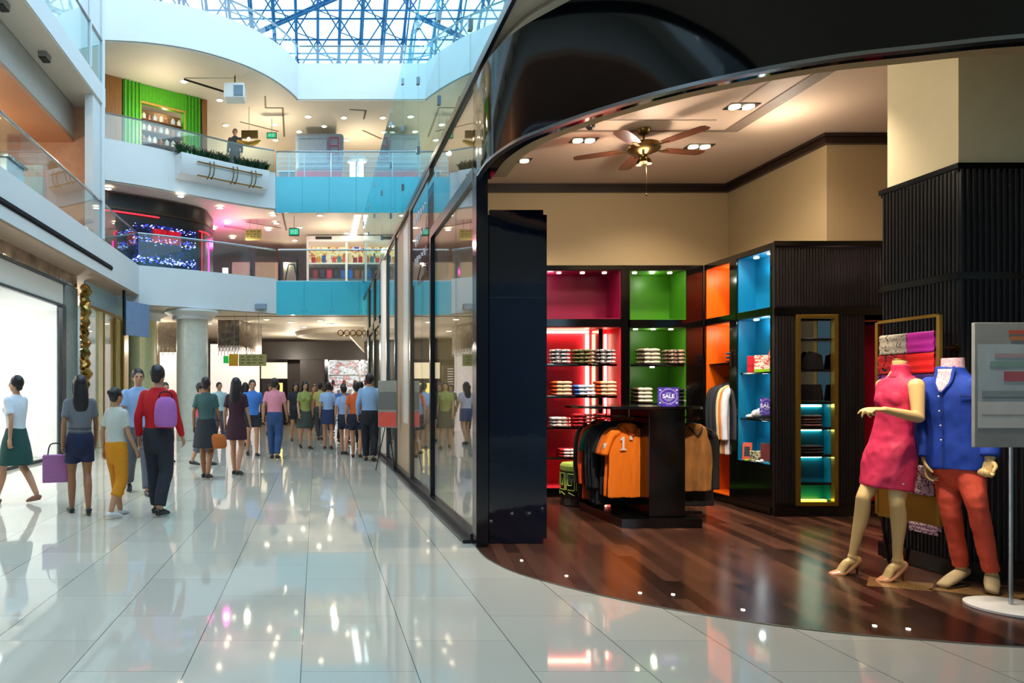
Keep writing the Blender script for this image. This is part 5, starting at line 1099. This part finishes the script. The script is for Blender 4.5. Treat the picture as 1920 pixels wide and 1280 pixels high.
def body_mesh(ph, fem):
    key = ('b', ph, fem)
    if key in FM: return FM[key]
    J = pose(ph, fem); m = MB(); f = .90 if fem else 1.0
    m.sweep([(0, 0, .83), (0, .005, .92), (0, 0, 1.05), (0, -.005, 1.2), (0, 0, 1.32), (0, .005, 1.41), (0, .008, 1.455), (0, 0, 1.50)],
            [(.13, .095), (.165, .115), (.128*f, .092), (.152*f, .112), (.165*f, .105), (.115*f, .07), (.056*f, .056*f), (.052*f, .054*f)], 20, ref=(1, 0, 0))
    if fem:
        for sx in (-1, 1): m.ball((.07*sx, -.085, 1.25), .055, .05, .055, 10)
    # head: skull, face wedge, jaw, nose, ears, lips, brow
    m.ball((0, .012, 1.60), .074, .092, .100, 16); m.ball((0, -.028, 1.555), .056, .058, .078, 14); m.ball((0, -.055, 1.507), .028, .026, .022, 8)
    m.sweep([(0, -.092, 1.595), (0, -.108, 1.566), (0, -.092, 1.556)], [.009, .015, .012], 8); m.ball((0, -.083, 1.532), .021, .011, .009, 8)
    for sx in (-1, 1): m.ball((.076*sx, .012, 1.578), .011, .020, .031, 8); m.ball((.030*sx, -.078, 1.606), .021, .012, .008, 8)
    for n, sx in (('l', 1), ('r', -1)):
        m.sweep([J['hip'+n], J['hip'+n].lerp(J['kn'+n], .5), J['kn'+n], J['kn'+n].lerp(J['an'+n], .35)+V((0, .018, 0)), J['an'+n]], [.088, .074, .052, .054, .036], 12)
        m.sweep([J['heel'+n], J['heel'+n].lerp(J['toe'+n], .5)+V((0, 0, .012)), J['toe'+n]], [(.032, .026), (.038, .028), (.034, .016)], 10, ref=(1, 0, 0))
        m.ball(J['an'+n], .037, .037, .045, 8)
        m.sweep([J['sh'+n], J['sh'+n].lerp(J['el'+n], .5), J['el'+n], J['el'+n].lerp(J['wr'+n], .3), J['wr'+n]], [.045*f, .041*f, .035*f, .035*f, .024], 12)
        d = (J['wr'+n]-J['el'+n]).normalized(); hand(m, J['wr'+n], d, (-sx, 0, 0), (0, -1, 0), .175, curl=(.3, .35, .4, .45))
    me = blob(m, .0088, 3); FM[key] = me; return me
def cloth(kind, ph, fem):
    key = (kind, ph, fem)
    if key in FM: return FM[key]
    J = pose(ph, fem); m = MB(); f = .93 if fem else 1.02; vx = .013
    if kind in ('tee', 'long', 'vest', 'dress'):
        z0 = .90 if kind != 'dress' else .62
        P = [(z0, .178 if kind != 'dress' else .205, .128 if kind != 'dress' else .17)]
        if kind == 'dress': P.append((.88, .185, .135))
        P += [(1.05, .150*f, .112), (1.2, .168*f, .126), (1.32, .176*f, .116), (1.395, .142*f, .084), (1.455, .068*f, .068*f)]
        m.sweep([(0, 0, z) for z, a, b in P], [(a, b) for z, a, b in P], 22, ref=(1, 0, 0), rs=False, re=False)
        if fem:
            for sx in (-1, 1): m.ball((.07*sx, -.09, 1.25), .062, .056, .06, 10)
        for n in 'lr':
            if kind == 'vest': continue
            a, b, c = J['sh'+n], J['el'+n], J['wr'+n]
            if kind == 'long': m.sweep([a, a.lerp(b, .5), b, b.lerp(c, .5), b.lerp(c, .95)], [.062, .056, .049, .046, .036], 12, re=False)
            else: m.sweep([a, a.lerp(b, .4), a.lerp(b, .72)], [.062, .057, .057], 12, re=False)
    elif kind in ('trousers', 'shorts', 'cropped'):
        m.sweep([(0, 0, .80), (0, .004, .92), (0, 0, 1.0)], [(.16, .115), (.178, .128), (.155, .112)], 20, ref=(1, 0, 0), re=False)
        for n in 'lr':
            h, k, a = J['hip'+n], J['kn'+n], J['an'+n]
            if kind == 'shorts': m.sweep([h, h.lerp(k, .3), h.lerp(k, .62)], [.098, .094, .095], 14, re=False)
            elif kind == 'cropped': m.sweep([h, h.lerp(k, .5), k, k.lerp(a, .55)], [.098, .092, .084, .078], 14, re=False)
            else: m.sweep([h, h.lerp(k, .5), k, k.lerp(a, .35)+V((0, .012, 0)), k.lerp(a, .97)], [.098, .092, .084, .076, .066], 14, re=False)
    elif kind == 'skirt':
        m.sweep([(0, 0, .52), (0, 0, .75), (0, .004, .92), (0, 0, 1.02)], [(.24, .22), (.21, .18), (.178, .132), (.145, .108)], 22, ref=(1, 0, 0), rs=False, re=False)
    elif kind == 'mini':
        m.sweep([(0, 0, .64), (0, 0, .78), (0, .004, .92), (0, 0, 1.02)], [(.19, .155), (.185, .145), (.178, .132), (.145, .108)], 22, ref=(1, 0, 0), rs=False, re=False)
    elif kind in ('shoe_l', 'shoe_r'):
        vx = .008
        for n in kind[-1]:
            m.sweep([J['heel'+n]+V((0, 0, .004)), J['heel'+n].lerp(J['toe'+n], .5)+V((0, 0, .012)), J['toe'+n]], [(.038, .032), (.045, .034), (.040, .022)], 12, ref=(1, 0, 0))
            q = J['toe'+n]; h = J['heel'+n]; m.sweep([h+V((0, 0, -.030)), q+V((0, .0, -.012))], [(.036, .010), (.038, .010)], 10, ref=(1, 0, 0))
    elif kind == 'short_hair':
        vx = .008; m.ball((0, .022, 1.618), .084, .096, .098, 14); m.sweep([(0, .06, 1.60), (0, .055, 1.53)], [(.07, .045), (.055, .03)], 12, ref=(1, 0, 0))
        for sx in (-1, 1): m.ball((.07*sx, .02, 1.60), .018, .035, .045, 8)
    elif kind == 'long_hair':
        vx = .009; m.ball((0, .022, 1.62), .087, .098, .10, 14); m.sweep([(0, .05, 1.62), (0, .075, 1.5), (0, .095, 1.36), (0, .10, 1.24)], [(.088, .06), (.095, .055), (.10, .04), (.06, .02)], 14, ref=(1, 0, 0))
        for sx in (-1, 1): m.sweep([(.074*sx, -.01, 1.63), (.082*sx, .01, 1.53), (.075*sx, .03, 1.43)], [.022, .024, .016], 8)
    elif kind == 'bun_hair':
        vx = .008; m.ball((0, .022, 1.62), .085, .097, .098, 14); m.ball((0, .115, 1.64), .038, .036, .038, 10); m.ball((0, .05, 1.56), .065, .045, .05, 10)
    me = blob(m, vx, 3, wr=.004 if kind in ('tee', 'long', 'trousers', 'skirt', 'dress', 'cropped', 'mini', 'shorts') else .003, wf=12, seed=3)
    FM[key] = me; return me
M_skin = mat('skin_tan', 'c08c6c', .5, var=.05); M_skin2 = mat('skin_brown', '9a6848', .5, var=.05)
eye_me = MB().ball((0, 0, 0), .010, .006, .0065, 8).mesh(True)
def person(x, Y, rz, H, fem, ph, top, tc, bot, bc, hair, label, hc='1a1214', sc='1c1a1c', skin=None, extra=None, z=0, group=None):
    t = thing('person', label, 'person', (x, Y, z), rz, group); k = H/1.70; t.scale = (k*(.95 if fem else 1.0), k, k)
    add = lambda nm, me, m: obj(nm, me.copy(), m, t, world=False)
    add('body', body_mesh(ph, fem), skin or M_skin)
    for sx in (-1, 1):
        e = add('eye', eye_me, mat('dark_eye', '1a100c', .2)); e.location = (sx*.030, -.079, 1.590)
    if hair: add('hair', cloth(hair+'_hair', 0, fem), mat('hair_'+hc, hc, .45, var=.3, scale=30))
    add('dress' if top == 'dress' else 'top', cloth(top, ph, fem), M_fabric(tc))
    if bot: add(bot, cloth(bot, ph, fem), M_fabric(bc))
    for n in 'lr': add('shoe', cloth('shoe_'+n, ph, fem), mat('leather_'+sc, sc, .4))
    if extra: extra(t)
    return t
def stripes(t):
    for z in (1.0, 1.05, .97): obj('stripe', MB().sweep([(0, 0, z), (0, 0, z+.012)], [(.150, .120), (.150, .120)], 24, ref=(1, 0, 0), rs=False, re=False), M_fabric('4a4c52'), t, world=False)
def bag(x, Y, z, w, h, d, rz, col, label, nm='shopping_bag', strap=.12, group=None):
    t = thing(nm, label, 'bag', (x, Y, z), rz, group); m = MB(); m.sweep([(0, 0, .0), (0, 0, h*.12), (0, 0, h*.5), (0, 0, h*.85), (0, 0, h)], [(w*.40, d*.4), (w*.49, d*.5), (w*.5, d*.52), (w*.42, d*.42), (w*.2, d*.2)], 16, ref=(1, 0, 0), rs=False, re=False)
    obj('body', MB().box(-w/2, w/2, -d/2, d/2, 0, h, .01) if nm == 'shopping_bag' else m, M_fabric(col), t, world=False, smooth=nm != 'shopping_bag')
    obj('strap', MB().sweep([(-w*.3, 0, h*.98), (-w*.2, 0, h+strap), (w*.2, 0, h+strap), (w*.3, 0, h*.98)], [.008]*4, 6), M_fabric('241c22'), t, world=False)
    return t
person(-3.82, 8.8, -1.9, 1.62, True, 1, 'tee', 'dfe4ec', 'skirt', '1f4a44', 'short', 'woman with short dark hair, white top and dark green skirt at the far left', sc='8a5a48')
person(-2.75, 8.05, -2.7, 1.60, True, .6, 'tee', '6e7076', 'shorts', '1b2444', 'long', 'woman with long dark hair, grey striped top and navy shorts on the left', skin=M_skin2, extra=stripes)
person(-2.27, 7.85, 2.6, 1.46, True, .6, 'tee', 'c6c7bf', 'cropped', 'd98a10', 'bun', 'short woman with pale grey top and bright mustard cropped trousers', sc='dddddd')
person(-1.83, 8.0, 2.9, 1.72, False, .5, 'long', 'c8141e', 'trousers', '262a35', 'short', 'man in a bright red jacket and charcoal trousers seen from behind', sc='101114')
person(-2.50, 9.7, .4, 1.74, False, 1, 'tee', '93b2dc', 'trousers', '5a5e6a', 'short', 'man in a light blue shirt walking behind the man in red')
bag(-3.06, 8.12, .36, .28, .32, .12, .3, 'a86a9c', 'pink-purple shopping bag beside the woman in navy shorts')
bag(-1.70, 7.80, 1.02, .28, .34, .14, -.3, 'b06ab8', 'lavender and pink backpack on the back of the man in red', 'backpack', .05)
person(-1.82, 11.4, 3.0, 1.66, True, .6, 'tee', '3c5a58', 'skirt', '23262c', 'short', 'woman in a dark teal top and black skirt left of the hall centre', skin=M_skin2)
person(-1.38, 11.9, 2.9, 1.66, True, .5, 'dress', '3a1a28', None, None, 'long', 'woman with long hair in a dark maroon dress, near the hall centre')
bag(-1.62, 11.3, .50, .30, .24, .12, .2, 'b8642a', 'tan orange handbag between the teal top and the maroon dress', 'handbag', .2)
person(-.90, 14.8, 3.0, 1.72, False, .6, 'tee', 'd98a9c', 'trousers', '2c4a78', 'short', 'man in a salmon pink shirt and blue jeans in the middle of the hall')
person(-1.45, 15.6, .2, 1.70, False, .5, 'tee', '3f78c8', 'shorts', '20242c', 'short', 'man in a vivid blue shirt and dark shorts behind the maroon dress')
person(-2.25, 13.5, 1.4, 1.60, True, .6, 'tee', 'c84a60', 'cropped', '5a5a66', 'short', 'woman in a rose red top walking near the broad round column')
person(-.30, 17.6, .3, 1.70, True, .6, 'tee', '949a52', 'skirt', '3a4038', 'long', 'woman in a yellow-green top and dark skirt in the far hall')
person(.28, 17.4, 3.1, 1.68, True, .5, 'tee', '9db8e0', 'mini', '28365c', 'short', 'woman in a pale blue top and navy mini skirt in the far hall')
person(.62, 15.8, 2.8, 1.58, True, .6, 'tee', '8fa6d0', 'shorts', '20263c', 'bun', 'short woman in a periwinkle top beside the orange shirt')
person(.86, 15.0, 3.0, 1.64, False, .6, 'tee', 'd8602a', 'shorts', '1c2238', 'short', 'person in a bright orange shirt and dark shorts near the glass')
person(1.09, 14.3, 2.9, 1.80, False, .4, 'long', '8fb0d8', 'trousers', '181b24', 'short', 'tall man in a light blue shirt and black trousers beside the glass')
far = [(-3.1, 14.2, .5, 1.62, '6fb0b0', '2c3238', 'teal'), (-.62, 20.3, .2, 1.7, '2a2a34', '20242c', 'black'), (.1, 20.8, 2.9, 1.72, 'b8ac60', '40444c', 'pale yellow'), (.75, 19.5, .3, 1.66, '4a6ab0', '1c2030', 'cobalt blue'),
       (-1.9, 18.5, 2.7, 1.68, '7a3a4a', '2a2c38', 'burgundy'), (-2.7, 19.2, .4, 1.7, 'a8c4c8', '4a5260', 'pale teal'), (1.15, 18.2, 3.0, 1.7, '3a3e4c', '14161c', 'charcoal'), (-1.1, 18.9, 2.8, 1.7, 'c8c0d0', '3a4a78', 'lilac grey'),
       (-.1, 23.5, .3, 1.7, 'b05040', '23252e', 'brick red'), (.5, 24.0, 2.9, 1.68, '8a9ab8', '30323c', 'slate blue'), (-1.6, 23.6, .2, 1.7, '4c6a48', '2a2a30', 'olive green'), (-2.5, 25.0, 2.9, 1.7, 'b0a898', '3a3a44', 'beige')]
for i, (x, Y, rz, H, tc, bc, nm) in enumerate(far):
    person(x, Y, rz, H, i % 2 == 0, .6, 'tee', tc, ('trousers', 'shorts', 'trousers')[i % 3], bc, ('short', 'long', 'short')[i % 3], 'distant %s in a %s top in the far crowd' % ('woman' if i % 2 == 0 else 'man', nm))
person(-2.75, 23.3, 0, 1.75, False, 0, 'long', '4a4e54', 'trousers', '3c4046', 'short', 'grey clothed figure standing behind the flower trough upstairs', z=8.53)

# ------------------------------------------------------------------ MANNEQUINS
M_man = mat('mannequin_skin', 'e0bd80', .34, var=.02, spec=.45)
M_nude = mat('nude_patent', 'cf9468', .22, var=.03)
F1 = V((-.97, -.24, 0)).normalized(); Lx = V((.24, -.97, 0)).normalized()
fem = thing('mannequin', 'headless woman mannequin in a deep pink sleeveless dress and nude high heels', 'mannequin', (4.22, 5.2, .006))
m = MB()
def tor(m, R, ref, seg=24, **k): m.sweep([at(x, y, Y) for x, y, Y, a, b in R], [(a, b) for x, y, Y, a, b in R], seg, ref=ref, **k)
tor(m, [(1672, 872, 5.2, .12, .09), (1672, 850, 5.2, .145, .105), (1676, 792, 5.18, .108, .082), (1681, 748, 5.17, .128, .098), (1684, 722, 5.17, .135, .075), (1685, 706, 5.17, .075, .058), (1686, 690, 5.17, .045, .045), (1687, 676, 5.17, .045, .046)], Lx, re=False)
shL, elL, wrL = at(1718, 722, 5.02), at(1722, 783, 4.97), at(1658, 768, 4.93)
shR, elR, wrR = at(1656, 722, 5.32), at(1672, 800, 5.42), at(1684, 858, 5.40)
for a, b, c in ((shL, elL, wrL), (shR, elR, wrR)):
    m.sweep([a, a.lerp(b, .5), b], [.050, .043, .036], 16); m.sweep([b, b.lerp(c, .35), b.lerp(c, .8), c], [.038, .038, .028, .024], 16)
hand(m, wrL, (-1, .02, .05), (0, .15, -1), (0, 1, .1), .185, curl=(.28, .42, .70, .85), seg2=.5, thumb=.3, r=.0086, spread=.09)
hand(m, wrR, (.1, 0, -1), (0, -1, 0), (-1, 0, 0), .18)
hipL, knL, anL = at(1685, 862, 5.13), at(1682, 945, 5.08), at(1682, 1050, 5.12)
hipR, knR, anR = at(1658, 862, 5.28), at(1619, 932, 5.24), at(1598, 1043, 5.34)
for h, k, a in ((hipL, knL, anL), (hipR, knR, anR)):
    m.sweep([h, h.lerp(k, .5), k], [.080, .064, .047], 18); m.sweep([k, k.lerp(a, .3)-F1*.016, k.lerp(a, .65)-F1*.008, a], [.047, .048, .035, .026], 18)
feet = [(anL, at(1692, 1061, 5.13), at(1661, 1084, 5.135), at(1648, 1089, 5.145)), (anR, at(1606, 1052, 5.345), at(1573, 1073, 5.35), at(1559, 1075.5, 5.355))]
for a, he, ba, to in feet:
    m.sweep([he+V((0, 0, .012)), a.lerp(ba, .45)+V((0, 0, .004)), ba, to], [(.028, .030), (.030, .030), (.036, .018), (.024, .012)], 12, ref=Lx); m.sweep([a, he.lerp(a, .3)], [.031, .030], 12)
obj('body', blob(m, .0052, 4), M_man, fem)
m = MB()
tor(m, [(1661, 915, 5.19, .180, .135), (1665, 885, 5.19, .180, .135), (1669, 852, 5.19, .170, .128), (1673, 825, 5.19, .146, .108), (1676, 792, 5.18, .121, .094), (1680, 765, 5.17, .132, .100), (1682, 745, 5.17, .143, .110), (1684, 724, 5.17, .146, .088), (1686, 710, 5.17, .118, .070), (1686, 704, 5.17, .070, .064), (1687, 696, 5.17, .059, .059), (1688, 684, 5.17, .058, .058)], Lx, rs=False, re=False, sub=4)
for s_ in (-1, 1): m.ball(at(1681, 749, 5.17)+F1*.052+Lx*.052*s_, .062, .056, .070, 14)
me = blob(m, .0062, 9, wr=.010, wf=9, seed=2, wz=.8)
M_dress = mat('deep_pink_crepe', 'd62a56', .62, var=.05, scale=40, bump=.12)
obj('dress', me, M_dress, fem)
obj('collar_seam', MB().sweep([at(1686, 703.5, 5.17)+(Lx*math.cos(a)*.071+F1*math.sin(a)*.066)*1.0+V((0, 0, .012*math.sin(a)*-1)) for a in [2*PI*k/24 for k in range(25)]], [.003]*25, 5, sub=1), mat('deep_pink_seam', 'a8163c', .6), fem)
obj('neck_cap', MB().sweep([at(1687, 676, 5.17), at(1687.3, 674.5, 5.17)], [.044, .040], 24, rs=False, re=False), M_gold, fem, smooth=True)
obj('hem_stud', MB().ball(at(1694, 907.5, 4.99), .007), mat('silver_stud', 'f0f0f0', .2, .9), fem)
for (a, he, ba, to), nm in zip(feet, 'LR'):
    sh = MB(); dz = V((0, 0, -.016))
    sh.sweep([he+V((0, 0, .008))-F1*.004, he.lerp(ba, .35)+dz, he.lerp(ba, .7)+dz, ba+V((0, 0, -.004)), to+V((0, 0, -.002))], [(.034, .034), (.031, .024), (.036, .020), (.043, .024), (.030, .017)], 14, ref=Lx)
    fl = V((0, 0, 1)); zf = .008
    q = ba.copy(); q.z = zf+.008; r = to.copy(); r.z = zf+.008
    if nm == 'L': sh.sweep([q, r+F1*.004], [(.042, .009), (.030, .008)], 12, ref=Lx)
    o = obj('shoe', blob(sh, .0042, 3), M_nude, fem)
    hb = he.copy()-F1*.004; hb.z = zf if nm == 'L' else he.z-.115
    obj('stiletto_heel', MB().tube(he+V((0, 0, -.012))-F1*.008, hb, .013, 10, .0055), mat('dark_heel', '5a3a2c', .3), o)
obj('support_rod', MB().tube(at(1690, 1000, 5.17), V((4.375, 5.17, .010)), .006, 8).lathe([(.014, 0), (.014, .03), (.007, .035)], (4.375, 5.17, .0105), 12), mat('polished_gold', 'd09a30', .15, 1), fem)
M_plate = mat('amber_plate', '8d6a42', .12, var=.05, coat=.5)
obj('base_plate', MB().prism([(3.98, 5.02), (4.33, 4.88), (4.52, 5.08), (4.19, 5.26)], .0062, .0082), M_plate, fem)

# man
F2 = V((-.95, -.30, 0)).normalized(); L2x = V((.30, -.95, 0)).normalized()
man = thing('mannequin', 'headless man mannequin in a royal blue jacket and coral trousers', 'mannequin', (4.6, 4.95, .006))
m = MB()
tor(m, [(1795, 860, 4.95, .14, .10), (1792, 800, 4.95, .13, .095), (1790, 745, 4.95, .165, .10), (1787, 718, 4.95, .15, .08), (1786, 700, 4.95, .075, .065), (1786, 690, 4.95, .057, .057), (1786, 680, 4.95, .055, .055)], L2x, re=False)
sL, eL, wL = at(1838, 722, 4.79), at(1862, 800, 4.735), at(1856, 860, 4.69)
sR, eR, wR = at(1745, 724, 5.11), at(1734, 800, 5.15), at(1737, 862, 5.07)
for a, b, c in ((sL, eL, wL), (sR, eR, wR)):
    m.sweep([a, a.lerp(b, .5), b], [.055, .050, .042], 14); m.sweep([b, b.lerp(c, .35), c], [.042, .041, .028], 14)
hand(m, wL, (-.12, .0, -1), (-.9, -.2, 0), (-.5, -.85, 0), .195, curl=(.85, .95, 1.0, 1.05), seg2=.45, thumb=.7, r=.0092)
hand(m, wR, (-.05, -.1, -1), (.5, -.8, 0), (-.8, -.5, 0), .19, curl=(.3, .4, .5, .55), r=.009)
hL, kL, aL = at(1817, 880, 4.87), at(1832, 948, 4.80), at(1860, 1078, 4.86)
hR, kR, aR = at(1776, 880, 5.04), at(1781, 948, 4.99), at(1803, 1068, 5.04)
for h, k, a in ((hL, kL, aL), (hR, kR, aR)): m.sweep([h, h.lerp(k, .5), k, k.lerp(a, .4), a], [.07, .06, .045, .043, .032], 14)
def foot(a, to, w=1.0): return [a+V((0, 0, -.03))-(to-a).normalized()*.03, a.lerp(to, .5)+V((0, 0, -.012)), to]
tR, tL = at(1768, 1097, 4.965), at(1860, 1108, 4.79)
for a, t_ in ((aL, tL), (aR, tR)): m.sweep(foot(a, t_), [(.030, .03), (.036, .03), (.032, .016)], 10)
obj('body', blob(m, .0058, 4), M_man, man)
RJ = [(1794, 878, 4.95, .188, .135), (1793, 850, 4.95, .186, .132), (1792, 810, 4.95, .168, .122), (1790, 770, 4.95, .182, .130), (1789, 740, 4.95, .195, .132), (1788, 718, 4.95, .175, .105), (1787, 704, 4.95, .105, .084), (1786.5, 694, 4.95, .080, .078), (1786.5, 688, 4.95, .076, .076)]
m = MB(); tor(m, RJ, L2x, rs=False, re=False, sub=4)
for a, b, c in ((sL, eL, wL), (sR, eR, wR)): m.sweep([a, a.lerp(b, .5), b, b.lerp(c, .5), b.lerp(c, .93)], [.070, .066, .060, .055, .049], 16, re=False)
M_jkt = mat('royal_blue_cotton', '153ea6', .8, var=.10, scale=18, bump=.15)
obj('jacket', blob(m, .0068, 4, wr=.011, wf=8, seed=5, wz=.7), M_jkt, man)
def jsurf(px_y, ang, out=.012):
    for (x0, y0, Y0, a0, b0), (x1, y1, Y1, a1, b1) in zip(RJ, RJ[1:]):
        if y1 <= px_y <= y0:
            t_ = (px_y-y0)/(y1-y0); c = at(x0+(x1-x0)*t_, px_y, 4.95); a = a0+(a1-a0)*t_+out; b = b0+(b1-b0)*t_+out
            return c+L2x*(a*math.sin(ang))+F2*(b*math.cos(ang))
    return at(1786, px_y, 4.95)+F2*(.075+out)*math.cos(ang)+L2x*(.08+out)*math.sin(ang)
rows = []
for k in range(9):
    y = 692+k*5.4; w = .50*(1-k/8.2)+.02; rows.append([jsurf(y, .0+w*(-1+2*j/8), .014) for j in range(9)])
mk = MB().ring_surface(rows, cap=False, closed=False); M_shirt = pattern_mat('pink_check_shirt', 'e4a8b8', 'f2d4dc', 60, .5)
o = obj('shirt_front', mk, M_shirt, man, smooth=True); q = o.modifiers.new('s', 'SOLIDIFY'); q.thickness = .006
obj('shirt_collar', MB().sweep([at(1786.5, 702, 4.95), at(1786.5, 692, 4.95), at(1786, 671, 4.95)], [(.074, .072), (.066, .066), (.063, .063)], 28, ref=L2x, rs=False, re=False), M_shirt, man, smooth=True)
obj('neck_cap', MB().sweep([at(1786, 671.2, 4.95), at(1786, 670.2, 4.95)], [.056, .050], 28, rs=False, re=False), mat('polished_gold', None), man, smooth=True)
for s_ in (-1, 1):
    P = [jsurf(y, s_*(.54*(1-(y-690)/46)+.03), .017) for y in (689, 698, 708, 718, 728, 736)]
    obj('jacket_collar', MB().sweep(P, [(.008, .013), (.008, .014), (.008, .012), (.007, .010), (.006, .008), (.006, .005)], 8), M_jkt, man, smooth=True)
obj('placket_line', MB().sweep([jsurf(y, .03, .017) for y in (736, 760, 790, 820, 850, 876)], [.0028]*6, 5), mat('dark_blue_seam', '0c1f5c', .8), man)
for y in (743, 770, 797, 824): obj('button', MB().ball(jsurf(y, -.03, .021), .0065), mat('pale_button', 'c8d0e0', .3), man, smooth=True)
obj('pocket_line', MB().sweep([jsurf(y, a, .016) for y, a in ((742, .55), (743, .75), (743, .95))], [.004]*3, 5), mat('dark_blue_seam', None), man)
m = MB(); tor(m, [(1796, 895, 4.95, .12, .09), (1795, 878, 4.95, .165, .12), (1794, 852, 4.95, .150, .11)], L2x, re=False)
for h, k, a in ((hL, kL, aL), (hR, kR, aR)): m.sweep([h, h.lerp(k, .45), k, k.lerp(a, .45), k.lerp(a, .93)], [.082, .074, .061, .055, .047], 18, re=False)
obj('trousers', blob(m, .0066, 4, wr=.005, wf=10, seed=9, wz=1.1), mat('coral_chino', 'e0533a', .75, var=.06, scale=30, bump=.1), man)
M_sde = mat('beige_suede', 'b09a74', .85, var=.08, scale=30)
for a, t_ in ((aL, tL), (aR, tR)):
    sh = MB(); F_ = foot(a, t_)
    sh.sweep([F_[0]+V((0, 0, .008)), F_[1]+V((0, 0, .006)), F_[2]+V((0, 0, .004))], [(.040, .036), (.046, .036), (.040, .024)], 14)
    o = obj('shoe', blob(sh, .0055, 3), M_sde, man)
    p0 = F_[0].copy(); p2 = F_[2].copy(); p0.z = p2.z = .0165; so = MB().sweep([p0, p0.lerp(p2, .5), p2], [(.042, .007), (.048, .007), (.042, .007)], 14); obj('sole', so, mat('dark_sole', '3a2c20', .6), o, smooth=True)
obj('base_plate', MB().prism([(4.34, 4.93), (4.70, 4.66), (4.92, 4.78), (4.62, 5.03)], .0062, .0082), M_plate, man)
